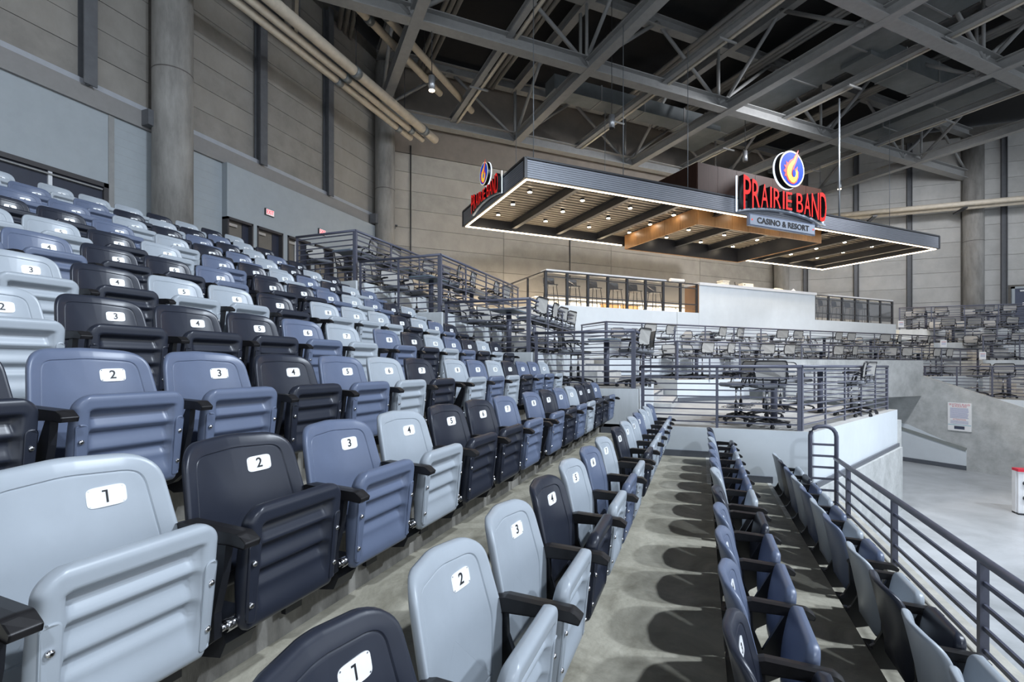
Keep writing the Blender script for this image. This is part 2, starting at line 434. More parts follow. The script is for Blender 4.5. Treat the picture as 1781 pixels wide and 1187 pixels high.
# ---------------------------------------------------------------- lower railing and rink side
FX = 1.76
cb = MB(); cb.box(1.66, 1.90, -3, YEND, 0, CZ-1.95)
struct('wall_rink_side', cb, mat('pale_kerb_concrete', (.50,.48,.42), .7, noise=.2, scale=4, bump=.15), 'pale concrete kerb under the lower railing', (1.78, 3, 0))
def railing(name, label, pts, z0, ztop, nbars=9, post_gap=1.1, r=.026, thick=(), off=None, cat='railing', bar_r=.0105, zb0=.09, group=None, post=.04, skip_posts=()):
    """pts: polyline in plan; each post, bar and top rail a part"""
    off = off or (pts[0][0], pts[0][1], z0)
    t = gthing(name, label, cat, off, group=group)
    for a, b in zip(pts, pts[1:]):
        part('top_rail', MB().tube([(a[0], a[1], ztop), (b[0], b[1], ztop)], r, 10), M_rail, t)
        for i in range(nbars):
            z = z0+zb0+(ztop-.06-z0-zb0)*i/max(1, nbars-1)*.985
            part('rail_bar', MB().bar((a[0], a[1], z), (b[0], b[1], z), bar_r*2, bar_r*2), M_rail, t)
        L = math.dist(a, b); m = max(1, round(L/post_gap)); dx, dy = (b[0]-a[0])/L, (b[1]-a[1])/L
        for i in range(m+1):
            u = .03+(L-.06)*i/m; px, py = a[0]+dx*u, a[1]+dy*u; w = post*(1.35 if (i in (0, m)) else 1)
            part('post', MB().bar((px, py, z0), (px, py, ztop), .022, w, up=(dx, dy, 0)), M_rail, t)
    return t
t = gthing('lower_railing', 'long slate-painted railing in front of the lowest seats beside the rink', 'railing', (FX, 3, CZ-1.95))
part('top_rail', MB().tube([(FX, -2, CZ-1.295), (FX, 8.2, CZ-1.295)], .030, 12), M_rail, t)
for i in range(4):
    z = CZ-1.295-.15*(i+1)
    part('rail_bar', MB().bar((FX, -2, z), (FX, 8.2, z), .018, .03), M_rail, t)
for y in (1.0, 2.62, 4.25, 5.9, 7.55):
    part('post', MB().bar((FX, y, CZ-1.95), (FX, y, CZ-1.30), .045, .05), M_rail, t)
t = gthing('grab_rail', 'tall rounded hoop of slate tube at the far end of the lower railing', 'railing', (FX, 8.15, CZ-1.95))
hp = [(1.44, 8.15, CZ-1.95), (1.44, 8.15, CZ-.98)]+[(1.58-.14*math.cos(a), 8.15, CZ-.98+.14*math.sin(a)) for a in [PI*i/8 for i in range(1, 4)]]+[(1.62+.14*math.cos(a), 8.15, CZ-.98+.14*math.sin(a)) for a in [PI*(4-i)/8 for i in range(0, 4)]]+[(FX, 8.15, CZ-.98), (FX, 8.15, CZ-1.95)]
part('hoop', MB().tube(hp, .028, 10), M_rail, t)
for i in range(6):
    z = CZ-1.10-.16*i; part('rail_bar', MB().bar((1.44, 8.15, z), (FX, 8.15, z), .02, .03), M_rail, t)
fl = MB(); fl.box(1.9, 40, -12, 40, -.3, 0)
struct('floor', fl, M_rink, 'polished grey concrete rink floor', (10, 8, 0))

# ---------------------------------------------------------------- terraces (h above the camera)
HC, HB, HA, H2, H1, HT = CZ-.97, CZ-.37, CZ+.26, CZ+1.05, CZ+1.78, CZ+1.98
HBAR = CZ+2.0
def both(name, poly, z0, z1, label, mats=None, front=None):
    for mir in (0, 1):
        P = [MIR(p) for p in poly] if mir else poly
        mb = MB(); mb.prism(P, z0, z1, 1)
        o = struct(name, mb, mats or [M_white, M_plat], ('right-hand ' if mir else 'left-hand ')+label, (P[0][0], P[0][1], z0))
        for a, b, zz, col in (front or []):
            A, B = (MIR(a), MIR(b)) if mir else (a, b)
            part('baseboard', MB().bar((A[0], A[1], zz), (B[0], B[1], zz), .03, .10, up=(0,0,1)), M_base, o)
XE = [1.55, -.99, -2.85, -4.67, -6.67]       # front edges of the side platforms
both('floor_terrace_lowest', [(-12.8,8.5),(1.55,8.5),(4.12,13.62),DG(17.74,20),(-12.8,18)], 0, HC, 'lowest terrace floor with white face', [M_white, M_plat],
     [((1.57,8.48),(4.14,13.6),CZ-1.77,None)])
both('floor_terrace_second', [(-12.8,8.5),(-.99,8.5),(-.99,11.4),(-12.8,11.4)], .5, HB, 'second platform block beside the seats', [M_wstain, M_plat], [((-.98,8.5),(-.98,11.4),HC+.06,None)])
both('floor_terrace_third', [(-12.8,8.5),(-2.85,8.5),(-2.85,12.0),(-12.8,12.0)], .5, HA, 'third platform block beside the seats', [M_wstain, M_plat], [((-2.84,8.5),(-2.84,12),HB+.06,None)])
both('floor_terrace_fourth', [(-12.8,8.5),(-4.67,8.5),(-4.67,12.95),(-12.8,12.95)], .5, H2, 'fourth platform block beside the seats', [M_wstain, M_plat], [((-4.66,8.5),(-4.66,12.9),HA+.06,None)])
both('floor_terrace_fifth', [(-12.8,8.5),(-6.67,8.5),(-6.67,13.6),(-12.8,13.6)], .5, H1, 'fifth platform block beside the seats', [M_wstain, M_plat], [((-6.66,8.5),(-6.66,13.5),H2+.06,None)])
def dbox(s0, s1, c0, c1): return [DG(s0,c0), DG(s1,c0), DG(s1,c1), DG(s0,c1)]
mb = MB(); mb.prism(dbox(13.83,17.74,15.09,20), .5, HB, 1); mb.prism(dbox(27.36,36.3,15.09,20), .5, HB, 1); mb.prism(dbox(17.7,27.3,13.9,20), HB-.3, HB, 1)
o = struct('floor_corner_terrace', mb, [M_white, M_plat], 'middle corner terrace floor with white riser', (*DG(18,15),.5))
part('baseboard', MB().bar((*DG(13.83,15.07),HC+.06),(*DG(17.7,15.07),HC+.06),.03,.11), M_base, o)
mb = MB(); mb.prism(dbox(12.2,38.3,17.54,20.05), HB-.2, HA, 1)
o = struct('floor_upper_corner_terrace', mb, [M_white, M_plat], 'upper corner terrace floor with white riser', (*DG(22,17.6),HB))
part('baseboard', MB().bar((*DG(12.2,17.52),HB+.06),(*DG(38.3,17.52),HB+.06),.03,.11), M_base, o)
mb = MB(); mb.prism([DG(10.7,20),DG(37.2,20),DG(39.9,30.7),DG(5.1,30.7)], HA-.2, HBAR, 1)
struct('floor_bar_deck', mb, [M_white, M_plat], 'raised bar deck with long white fascia', (*DG(23,20),HA))
both('floor_concourse', [(-12.8,8.5),(-9.6,8.5),(-9.6,14),DG(10.0,22),(-12.8,17.9)], .5, HT, 'top walkway along the wall', [M_white, M_plat])
# aisle stairs beside the corner
for mir in (0, 1):
    st = gthing('aisle_stair', '%s concrete aisle stair beside the corner terraces' % ('left-hand' if not mir else 'right-hand'), 'stairs', (*(MIR((-.6,12.6)) if mir else (-.6,12.6)), .5))
    for i in range(17):
        xa = -.62-i*.40; P = [(xa-.42,11.3),(xa,11.3),(xa,15.0-i*.02),(xa-.42,15.0-i*.02)]
        if i > 8: P = [(xa-.42,11.6),(xa,11.6),(xa,17.2),(xa-.42,17.2)]
        if mir: P = [(10.7,22.5-xa),(11.9,22.5-xa),(11.9,22.5-xa+.42),(10.7,22.5-xa+.42)]
        part('stair_step', MB().prism(P, .5, HC+.1735*(i+1)), mat('step_concrete', (.50,.50,.49), .7, noise=.2, scale=4), st)
        q = [(xa+.004,11.9),(xa+.004,14.2)]
        if mir: q = [(10.8,22.5-xa-.004),(11.8,22.5-xa-.004)]
        part('step_nosing', MB().bar((*q[0],HC+.1735*(i+1)-.02),(*q[1],HC+.1735*(i+1)-.02),.012,.045), M_base, st)

# vomitory
vh = MB(); vh.prism(dbox(17.4,27.15,13.45,13.9), HC, CZ+.20)
struct('wall_tunnel_header', vh, M_conc, 'concrete beam over the tunnel mouth', (*DG(22,13.5),HC))
vl = MB(); vl.prism(dbox(17.78,18.15,9.6,20), 0, CZ-1.22)
struct('wall_tunnel_left', vl, M_conc, 'left concrete side wall of the tunnel', (*DG(18,12),0))
mb = MB()
sd = [(9.0, CZ-1.42), (13.5, CZ-.30), (13.9, CZ-.30), (13.9, CZ-.40), (20, CZ-.40), (20, 0), (9.0, 0)]
for s0, s1 in ((27.0, 27.35),):
    b = len(mb.v); n = len(sd)
    for s in (s0, s1): mb.v += [(*DG(s, c), z) for c, z in sd]
    mb.face(*[b+i for i in range(n)]); mb.face(*[b+n+i for i in range(n)][::-1])
    for i in range(n):
        j = (i+1) % n; mb.face(b+j, b+i, b+n+i, b+n+j)
vr = struct('wall_tunnel_right', mb, M_conc, 'right concrete side wall of the tunnel with sloping top', (*DG(27,13),0))
mb = MB(); q = [(11.75, CZ-2.58), (11.75, .09), (19, .09), (19, CZ-1.5), (14.0, CZ-1.95)]
b = len(mb.v); n = len(q)
for s in (26.985, 27.01): mb.v += [(*DG(s, c), z) for c, z in q]
mb.face(*[b+i for i in range(n)]); mb.face(*[b+n+i for i in range(n)][::-1])
for i in range(n):
    j = (i+1) % n; mb.face(b+j, b+i, b+n+i, b+n+j)
part('painted_panel', mb, M_white, vr)
part('sloping_trim', MB().bar((*DG(26.97,11.75), CZ-2.56), (*DG(26.97,16.5), CZ-1.70), .03, .10), mat('grey_green_trim', (.25,.27,.26), .6, noise=.1), vr)
part('baseboard', MB().bar((*DG(26.97,11.75), .07), (*DG(26.97,19), .07), .03, .13), M_base, vr)
mb = MB(); mb.prism(dbox(17.8,27.2,19.9,20.1), 0, HB); struct('wall_tunnel_end', mb, M_conc, 'concrete wall at the back of the tunnel', (*DG(22,20),0))
# concrete base below the lowest terrace edge
mb = MB(); mb.prism([(1.5,8.49),(1.60,8.44),(4.20,13.56),(4.12,13.75),(1.5,9)], 0, CZ-1.80)
struct('wall_terrace_base', mb, M_conc, 'concrete base wall under the lowest white terrace', (2.5,11,0))

# ---------------------------------------------------------------- railings on the terraces
names = ['lowest', 'second', 'third', 'fourth', 'fifth']
LV = [HC, HB, HA, H2, H1]
YB = [None, 11.4, 12.0, 12.95, 13.6]
for mir in (0, 1):
    side = 'far right' if mir else 'left'
    for i in range(5):
        x = (1.40 if i == 0 else XE[i]-.06); xin = XE[i+1]+.04 if i < 4 else -8.3
        P = [(xin, 8.56), (x, 8.56), (x, YB[i])] if i else [(xin, 8.56), (1.40, 8.56), (3.92, 13.55)]
        top = LV[i]+[.97, .97, .97, 1.12, 1.05][i]
        if mir: P = [MIR(p) for p in P]
        railing('platform_railing', 'slate pipe railing around the %s table platform on the %s side' % (names[i], side), P, LV[i], top, 9, 1.15, group='railings around the table platforms')
    P = [DG(12.3,19.6), DG(12.3,17.66), DG(38.2,17.66), DG(38.2,19.6)]
    if not mir: railing('terrace_railing', 'slate pipe railing along the upper corner terrace below the white bar front', P, HA, CZ+1.34, 9, 1.3)
    P = [DG(13.9,17.3), DG(13.9,15.2), DG(20.7,15.2)] if not mir else [DG(21.1,15.2), DG(36.2,15.2), DG(36.2,17.3)]
    railing('terrace_railing', 'slate pipe railing along the middle corner terrace, %s of the gap above the tunnel' % ('right' if mir else 'left'), P, HB, CZ+.70, 8, 1.3)
for s0, s1, lab in ((17.65, 17.65, 'left'),):
    railing('terrace_railing', 'short slate pipe railing on the lowest terrace above the left side of the tunnel', [(3.95,13.62), DG(17.6,13.4)], HC, HC+.97, 9, 1.0)
    railing('terrace_railing', 'short slate pipe railing on the lowest terrace along the sloping concrete tunnel wall', [DG(27.5,9.8), DG(27.5,13.6)], HC, HC+.97, 9, 1.0)

# ---------------------------------------------------------------- stools and tables
M_mesh = mat('grey_mesh_fabric', (.40,.39,.37), .8, noise=.08, scale=60, alpha=None)
M_cush = mat('grey_seat_fabric', (.17,.18,.20), .8, noise=.15, scale=40)
M_ttop = mat('slate_table_top', (.16,.21,.26), .35, noise=.1, scale=5)
def rect_loop(w, h, r, n=4): return rpoly([(-w,-h),(w,-h),(w,h),(-w,h)], r, n)
def make_stool(seat_m, mesh_m):
    t = thing('mesh_stool', '', 'chair')
    mb = MB(); mb.smooth = False
    lo = rect_loop(.235, .225, .09, 4); n = len(lo)
    for z, sc in ((.625,.90),(.645,1.0),(.675,1.0),(.692,.93)): mb.v += [(x*sc, y*sc, z) for x, y in lo]
    mb.face(*range(n)[::-1]) if False else mb.face(*[n-1-i for i in range(n)])
    for k in range(3):
        for i in range(n):
            j = (i+1) % n; mb.face(k*n+i, k*n+j, (k+1)*n+j, (k+1)*n+i)
    mb.face(*[3*n+i for i in range(n)])
    link('seat', mb.mesh('seat', seat_m), t)
    # back: y is rearwards
    bl = rpoly([(-.215,.76),(.215,.76),(.24,.90),(.225,1.06),(-.225,1.06),(-.24,.90)], [.05,.05,.1,.06,.06,.1], 4)
    def by(x, z): return .235+(z-.75)*.16-.05*(abs(x)/.22)**2
    link('back_frame', MB().tube([(x, by(x,z), z) for x, z in bl], .014, 6, closed=True).mesh('back_frame', M_black), t)
    mb = MB(); m = len(bl)
    mb.v = [(x, by(x,z)-.004, z) for x, z in bl]+[(x, by(x,z)+.004, z) for x, z in bl]
    mb.face(*range(m)); mb.face(*[2*m-1-i for i in range(m)])
    link('back_mesh', mb.mesh('back_mesh', mesh_m), t)
    for sg in (-1, 1):
        mb = MB(); mb.tube([(sg*.10,.05,.63),(sg*.11,.22,.66),(sg*.12,by(.12,.78)+.01,.78)], .014, 6)
        link('back_support', mb.mesh('back_support', M_black), t)
    for sg in (-1, 1):
        mb = MB(); mb.tube([(sg*.19,.0,.64),(sg*.265,.02,.66),(sg*.275,.06,.80),(sg*.265,.13,.855),(sg*.262,.02,.862),(sg*.262,-.12,.852)], [.013,.013,.013,.02,.022,.016], 6)
        mb.tube([(sg*.275,.05,.80),(sg*.225,by(.2,.88),.88)], .012, 6)
        link('armrest', mb.mesh('armrest', M_black), t)
    mb = MB(); mb.cyl((0,0,.36),(0,0,.625),.014, 10); link('gas_lift', mb.mesh('gas_lift', M_chrome), t)
    mb = MB(); mb.cyl((0,0,.09),(0,0,.37),.027, 10); link('column', mb.mesh('column', M_black), t)
    link('tilt_mechanism', MB().box(-.09,.09,-.07,.09,.60,.635).mesh('tilt_mechanism', M_black), t); link('lever', MB().bar((.08,-.02,.615),(.20,-.06,.585),.015,.015).mesh('lever', M_black), t)
    mb = MB(); mb.tube([(.23*math.cos(a), .23*math.sin(a), .27) for a in [2*PI*i/18 for i in range(18)]], .011, 6, closed=True)
    for i in range(3): a = 2*PI*i/3; mb.tube([(.03*math.cos(a),.03*math.sin(a),.27),(.23*math.cos(a),.23*math.sin(a),.27)], .009, 5)
    link('foot_ring', mb.mesh('foot_ring', M_chrome), t)
    mb = MB()
    for i in range(5):
        a = 2*PI*i/5+.3; mb.tube([(.02*math.cos(a),.02*math.sin(a),.125),(.18*math.cos(a),.18*math.sin(a),.105),(.31*math.cos(a),.31*math.sin(a),.075)], [.03,.024,.016], 6)
    bs = link('base', mb.mesh('base', M_black), t)
    cm = MB(); cm.cyl((-.022,0,.027),(-.006,0,.027),.027,10); cm.cyl((.006,0,.027),(.022,0,.027),.027,10); cm.box(-.012,.012,-.02,.02,.03,.07); CM = cm.mesh('caster', M_black)
    for i in range(5):
        a = 2*PI*i/5+.3; link('caster', CM, bs, (.31*math.cos(a), .31*math.sin(a), 0), a+.6)
    return t
PROTO = {}
USED = {}
def place_stool(x, y, z, rz, label, group='mesh stools at the tables'):
    if 'a' not in PROTO: PROTO['a'] = make_stool(M_cush, M_mesh); o = PROTO['a']
    else: o = copy_tree(PROTO['a'])
    o.location = (x, y, z); o.rotation_euler = (0, 0, rz); tag(o, label, 'chair', group)
    return o
def table(x, y, z, rz, label, w=.80, d=.55, h=.90):
    t = gthing('high_table', label, 'table', (x, y, z), 0, 'high tables on the terraces'); t.rotation_euler = (0, 0, rz); OFF[t.name] = (0,0,0)
    part('table_top', MB().prism(rect_loop(w/2, d/2, .05, 4), h-.03, h), M_ttop, t)
    part('post', MB().cyl((0,0,.02),(0,0,h-.03),.055,14), M_rail, t)
    part('base_plate', MB().cyl((0,0,0),(0,0,.022),.25,20), M_black, t)
    return t
def visible(x, y, z):
    q = proj(x, y, z); return q and -30 < q[0] < 1810
POS = [(-.42,-.62,'near left'), (.42,-.62,'near right'), (-.44,.62,'far left'), (.44,.62,'far right')]
def group_at(x, y, z, ang, where, which=(0,1,2,3), w=1.0):
    """table with stools; ang = direction of the table's long side"""
    table(x, y, z, ang, 'slate-topped high table, '+where, w)
    ca, sa = math.cos(ang), math.sin(ang)
    for i in which:
        lx, ly, nm = POS[i]; lx += random.uniform(-.05,.05); ly += random.uniform(-.06,.06)
        px, py = x+lx*ca-ly*sa, y+lx*sa+ly*ca
        rz = ang+(PI if ly < 0 else 0)+random.uniform(-.45,.45)
        place_stool(px, py, z, rz, 'grey mesh stool at the %s of %s' % (nm, where))
PD = {0: 'on the lowest', 1: 'on the second', 2: 'on the third', 3: 'on the fourth', 4: 'on the fifth'}
def lay(mir):
    side = 'right-hand' if mir else 'left-hand'
    spots = [ (0, 2.35, 12.25, 'farther'), (1, -1.75, 9.85, 'only'), (2, -3.75, 9.7, 'nearer'), (2, -3.75, 11.35, 'farther'),
             (3, -5.65, 9.8, 'nearer'), (3, -5.65, 11.9, 'farther'), (4, -7.7, 9.8, 'nearer'), (4, -7.7, 12.2, 'farther')]
    for lv, x, y, nm in spots:
        ang = PI/2 if not (lv == 0 and y > 11) else PI/2-.46
        if mir:
            (x, y), ang = MIR((x, y)), PI-(PI/2-ang) if lv else ang-PI/2
        if not visible(x, y, LV[lv]+.5): continue
        nm2 = {'nearest': 'nearer', 'only': ''}.get(nm, nm)
        group_at(x, y, LV[lv], ang, 'the %s on the %s %s platform' % ((nm2+' table') if nm2 else 'table', names[lv], side))
table(1.18, 9.80, HC, PI/2, 'slate-topped high table nearest the railing corner of the lowest left platform', .8)
for x_, y_, r_, w_ in ((.98, 8.98, PI+.15, 'nearest the railing corner'), (.55, 9.42, -1.2, 'turned sideways'), (.66, 9.95, -1.7, 'farther back on the left'), (1.10, 10.55, -.2, 'behind the table')):
    place_stool(x_, y_, HC, r_, 'grey mesh stool on the lowest left platform, '+w_)
lay(0); lay(1)
table(9.25, 20.75, HC, 0, 'slate-topped high table above the sloping concrete tunnel wall', .8)
for x_, y_, r_, w_ in ((8.75, 19.95, PI-.3, 'nearest the sloping tunnel wall'), (8.55, 21.0, -1.4, 'left of the table above the tunnel wall')):
    place_stool(x_, y_, HC, r_, 'grey mesh stool on the lowest right-hand platform, '+w_)
D45 = PI/4
for i, s in enumerate((15.1, 19.4, 23.7, 28.0, 32.3, 35.3)):
    x, y = DG(s, 18.75); group_at(x, y, HA, D45, 'the %s table along the upper corner terrace' % ORD1[i])
for i, s in enumerate((16.0, 19.6, 24.1, 28.5, 32.4)):
    x, y = DG(s, 16.3); group_at(x, y, HB, D45, 'the %s table along the middle corner terrace' % ORD1[i])

# ---------------------------------------------------------------- walls
def panel_wall(o, axis, spans, z0, z1, ch, depth, m1, m2, fixed):
    """courses of precast panels, each its own piece; axis 'y': wall along Y at X=fixed, 'x': along X at Y=fixed (frame coords)"""
    n = max(1, round((z1-z0)/ch)); ch = (z1-z0)/n
    for bi, (a, b) in enumerate(spans):
        for i in range(n):
            d = depth+random.uniform(0, .006); g = .007
            mb = MB()
            if axis == 'y': mb.box(fixed, fixed+d, a, b, z0+i*ch+g, z0+(i+1)*ch-g)
            else: mb.box(a, b, fixed-d, fixed, z0+i*ch+g, z0+(i+1)*ch-g)
            part('wall_panel', mb, m1 if random.random() < .6 else m2, o)
WX = -12.8
wl = struct('wall_left', MB().box(WX-.3, WX-.04, -4, 18.2, 3, CZ+13.4), M_joint, 'tall left wall of precast panels above painted block', (WX, 8, 3))
def tw(u, X=WX):
    r = (u-890.5)/FPX; w = X/(r*math.cos(TH)-math.sin(TH)); return w*(r*math.sin(TH)+math.cos(TH))
y135, y158, y250, y333, y440, y460, y560, y575, y645 = [tw(u) for u in (135,158,258,325,440,459,560,575,648)]
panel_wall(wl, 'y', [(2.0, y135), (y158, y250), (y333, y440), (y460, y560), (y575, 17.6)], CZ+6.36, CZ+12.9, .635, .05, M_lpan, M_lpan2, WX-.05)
part('ledge', MB().box(WX-.04, WX+.05, 0, 17.6, CZ+6.22, CZ+6.36), mat('lit_ledge_tone', (.36,.375,.41), .5, noise=.06), wl)  # light falling on the bevelled ledge is put into its paler colour
part('fascia_beam', MB().box(WX-.04, WX+.10, 0, 17.6, CZ+5.80, CZ+6.22), mat('grey_fascia_paint', (.235,.23,.225), .55, noise=.05), wl)
# painted block blocks below the fascia
ydoor0, ydoor1 = tw(-140), tw(187)
bw = MB(); bw.box(WX-.06, WX+.02, 0, ydoor0, HT, CZ+5.80); bw.box(WX-.06, WX+.02, ydoor0, ydoor1, CZ+4.20, CZ+5.80); bw.box(WX-.06, WX+.02, ydoor1+.12, tw(395, WX+.02), HT, CZ+5.80)
part('block_facing', bw, M_block, wl)
part('corner_strip', MB().box(WX-.04, WX+.04, ydoor1, ydoor1+.12, HT, CZ+5.80), M_steel, wl)
# small block joints
M_bj = mat('block_joint', (.33,.35,.36), .7, noise=.05)
jb = MB(); z = HT+.2
while z < CZ+5.75:
    jb.box(WX+.018, WX+.0215, ydoor1+.14, tw(394, WX+.02), z, z+.008); z += .2
jj = part('block_joint_lines', jb, M_bj, wl); jj['kind'] = 'stuff'
for a, b in ((y135, y158), (y440, y460), (y560, y575)):
    mb = MB(); mb.ibeam((WX+.10, (a+b)/2, CZ+6.2), (WX+.10, (a+b)/2, CZ+13), .26, .24, .03); part('steel_mullion', mb, M_steel2, wl)
# door wall past the step at 395 px
ya, yb = tw(395, WX+.22), 17.3
dw = struct('wall_left_doors', MB().box(WX-.02, WX+.22, ya, 18.0, CZ+4.27, CZ+5.80), M_block, 'painted wall above the row of exit doors', (WX, ya, CZ+4.27))
edges = [395, 440, 447, 492, 500, 540, 547, 580, 586, 612]
dys = [tw(u, WX+.22) for u in edges]
pr = None
mb = MB(); prev = dys[1]
for i in range(2, len(dys), 2): mb.box(WX-.02, WX+.22, dys[i-1], dys[i], HT, CZ+4.27)
mb.box(WX-.02, WX+.22, dys[-1], 18.0, HT, CZ+4.27)
part('door_pier', mb, M_block, dw)
M_door = mat('brown_door', (.155,.14,.12), .5, noise=.1, scale=3)
M_dframe = mat('dark_door_frame', (.045,.042,.045), .45, noise=.1)
M_navy = mat('navy_door', (.025,.03,.05), .4, noise=.1, scale=4)
for i in range(0, len(dys), 2):
    a, b = dys[i], dys[i+1]
    d = struct('door_%d' % (i//2+1), MB().box(WX+.02, WX+.07, a+.05, a+.05+(b-a-.1)*.72, HT, CZ+4.2), M_door, '%s brown exit door along the left wall' % ORD1[i//2], (WX, a, HT))
    fm = MB(); fm.box(WX-.02, WX+.24, a, a+.05, HT, CZ+4.27); fm.box(WX-.02, WX+.24, b-.05, b, HT, CZ+4.27); fm.box(WX-.02, WX+.24, a, b, CZ+4.2, CZ+4.27)
    part('door_frame', fm, M_dframe, d)
    part('door_edge', MB().box(WX+.02, WX+.09, a+.05+(b-a-.1)*.72, b-.05, HT, CZ+4.2), M_navy, d)
    part('closer', MB().box(WX+.07, WX+.14, a+.10, a+.40, CZ+4.05, CZ+4.13), mat('pale_metal', (.55,.55,.54), .35, .6, noise=.05), d)
part('door_pull', MB().box(WX+.09, WX+.13, dys[4]+.42, dys[4]+.50, HT, CZ+4.18), mat('bright_astragal', (.75,.77,.80), .35, .3, noise=.03), bpy.data.objects['door_3'])
# big navy doors at far left
d = struct('door_6', MB().box(WX-.05, WX-.02, ydoor0, ydoor1, HT, CZ+4.20), M_navy, 'wide navy double door behind the top seats at far left', (WX, ydoor0, HT))
fm = MB(); fm.box(WX-.06, WX+.05, ydoor1-.10, ydoor1, HT, CZ+4.20); fm.box(WX-.06, WX+.05, ydoor0, ydoor1, CZ+4.10, CZ+4.20)
part('door_frame', fm, M_dframe, d)
part('door_trim', MB().box(WX-.05, WX+.06, ydoor0, ydoor1-.13, CZ+4.02, CZ+4.05), M_steel, d)
part('door_post', MB().box(WX-.04, WX+.02, tw(83), tw(83)+.07, HT, CZ+4.1), mat('bright_astragal', (.75,.77,.80)), d)
# columns
M_band = mat('column_joint', (.10,.09,.085), .9, noise=.2)
for i, (x, y, r, lab) in enumerate([(-12.4, 8.71, .44, 'round concrete column behind the upper seats at left'), (-12.3, 17.55, .40, 'round concrete column at the corner of the two walls by the exit doors')]):
    c = struct('column_%d' % (i+1), MB().tube([(x,y,HT-1),(x,y,CZ+7.3),(x,y,CZ+12.5)], r, 32), M_col, lab, (x, y, HT-1))
    part('casting_joint', MB().tube([(x,y,CZ+7.3),(x,y,CZ+7.33)], r+.004, 32, caps=False), M_band, c)
    part('beam_bracket', MB().box(x-.34, x-.05, y-.56, y-.38, CZ+5.85, CZ+6.22), M_steel2, c)
# 45-degree wall (diagonal frame: p along, q deep)
QW = 30.7/R2
dwall = struct('wall_back', MB().box(2.6, 28.6, QW, QW+.3, 4, CZ+13.4), M_joint, 'beige precast wall across the corner behind the bar', (15, QW, 4), D45)
panel_wall(dwall, 'x', [(3.3, 9.3), (9.32, 15.4), (15.42, 21.5), (21.52, 27.9)], HBAR, CZ+9.25, .80, .05, M_panel, M_panel2, QW)
part('upper_band', MB().box(3.0, 28.2, QW-.06, QW, CZ+9.27, CZ+13.2), M_upper, dwall)
for p in (4.9, 12.9): part('conduit', MB().cyl((p, QW-.10, HBAR), (p, QW-.10, CZ+9.6), .025, 8), M_black, dwall)
# right wall
YW = 35.3
rw = struct('wall_right', MB().box(4.2, 30, YW, YW+.3, 3, CZ+13.4), M_joint, 'pale precast wall at the far right side', (14, YW, 3))
xs = [4.7, 5.85, 6.1, 8.5, 8.72, 11.1, 11.32, 13.6, 14.5, 15.35, 15.6, 19]
panel_wall(rw, 'x', [(xs[0],xs[1]),(xs[2],xs[3]),(xs[4],xs[5]),(xs[6],xs[7]),(xs[8],xs[9])], HT, CZ+12.9, .86, .05, mat('pale_wall_panel', (.42,.415,.40), .75, noise=.12, scale=1.4, bump=.12, stretch=(1,1,.7)), mat('pale_wall_panel_b', (.395,.39,.375), .75, noise=.12, scale=1.4, bump=.12), YW)
panel_wall(rw, 'x', [(15.6,19)], CZ+4.45, CZ+12.9, .86, .05, MATS['pale_wall_panel'], MATS['pale_wall_panel_b'], YW)
for x in (5.97, 8.61, 11.21, 15.47):
    mb = MB(); mb.ibeam((x, YW-.12, HT), (x, YW-.12, CZ+12.9), .22, .22, .03); part('steel_mullion', mb, M_steel2, rw)
x, y = 14.05, YW-.35
c = struct('column_3', MB().tube([(x,y,HT-1),(x,y,CZ+7.2),(x,y,CZ+12.5)], .46, 28), M_col, 'round concrete column on the far right wall', (x, y, HT-1))
part('casting_joint', MB().tube([(x,y,CZ+6.9),(x,y,CZ+6.93)], .465, 28, caps=False), M_band, c)
x, y = DG(39.0, 29.9)
c = struct('column_4', MB().tube([(x,y,HT-1),(x,y,CZ+12.5)], .42, 28), M_col, 'round concrete column in the corner right of the bar', (x, y, HT-1))
d = struct('door_7', MB().box(15.95, 17.0, YW-.07, YW-.02, HT, CZ+4.25), mat('slate_blue_door', (.055,.065,.105), .45, noise=.08), 'slate blue door at the far right edge', (16.4, YW, HT))
fm = MB(); fm.box(15.82, 15.95, YW-.1, YW, HT, CZ+4.36); fm.box(15.82, 17.2, YW-.1, YW, CZ+4.25, CZ+4.36); part('door_frame', fm, M_block, d)
part('door_notice', MB().box(16.28, 16.62, YW-.085, YW-.07, CZ+3.30, CZ+3.48), mat('notice_white', (.85,.85,.85), .5, noise=.02), d)
part('notice_print', MB().box(16.32, 16.58, YW-.09, YW-.085, CZ+3.36, CZ+3.43), mat('notice_red', (.55,.06,.07), .5, noise=.02), d)
part('closer', MB().box(16.15, 16.45, YW-.13, YW-.07, CZ+4.08, CZ+4.16), MATS['pale_metal'], d)

# ---------------------------------------------------------------- roof
HR = CZ+10.6
rf = struct('ceiling', MB().box(-30, 45, -40, 25, CZ+13.5, CZ+13.8), M_roof, 'black roof deck over the arena', (10, 10, CZ+13.5), D45)
def truss(name, label, p0, p1, z0, depth, bay, w=.34, h=.30, group=None, diag=True):
    t = gthing(name, label, 'truss', (*((Vector(p0)+Vector(p1))/2), z0), D45, group)
    P0, P1 = Vector((*p0, z0)), Vector((*p1, z0)); up = Vector((0, 0, depth))
    part('lower_chord', MB().ibeam(P0, P1, w, h, .035), M_steel, t)
    part('upper_chord', MB().ibeam(P0+up, P1+up, w*.9, h*.9, .035), M_steel, t)
    n = max(2, round((P1-P0).length/bay/2)*2)
    for i in range(n):
        a = P0.lerp(P1, i/n); b = P0.lerp(P1, (i+1)/n)
        if diag:
            if i % 2 == 0: part('diagonal', MB().tube([a, b+up], .075, 6), M_steel, t)
            else: part('diagonal', MB().tube([a+up, b], .075, 6), M_steel, t)
            if i % 2 == 0 and i: part('vertical_strut', MB().tube([a, a+up], .06, 6), M_steel, t)
    return t
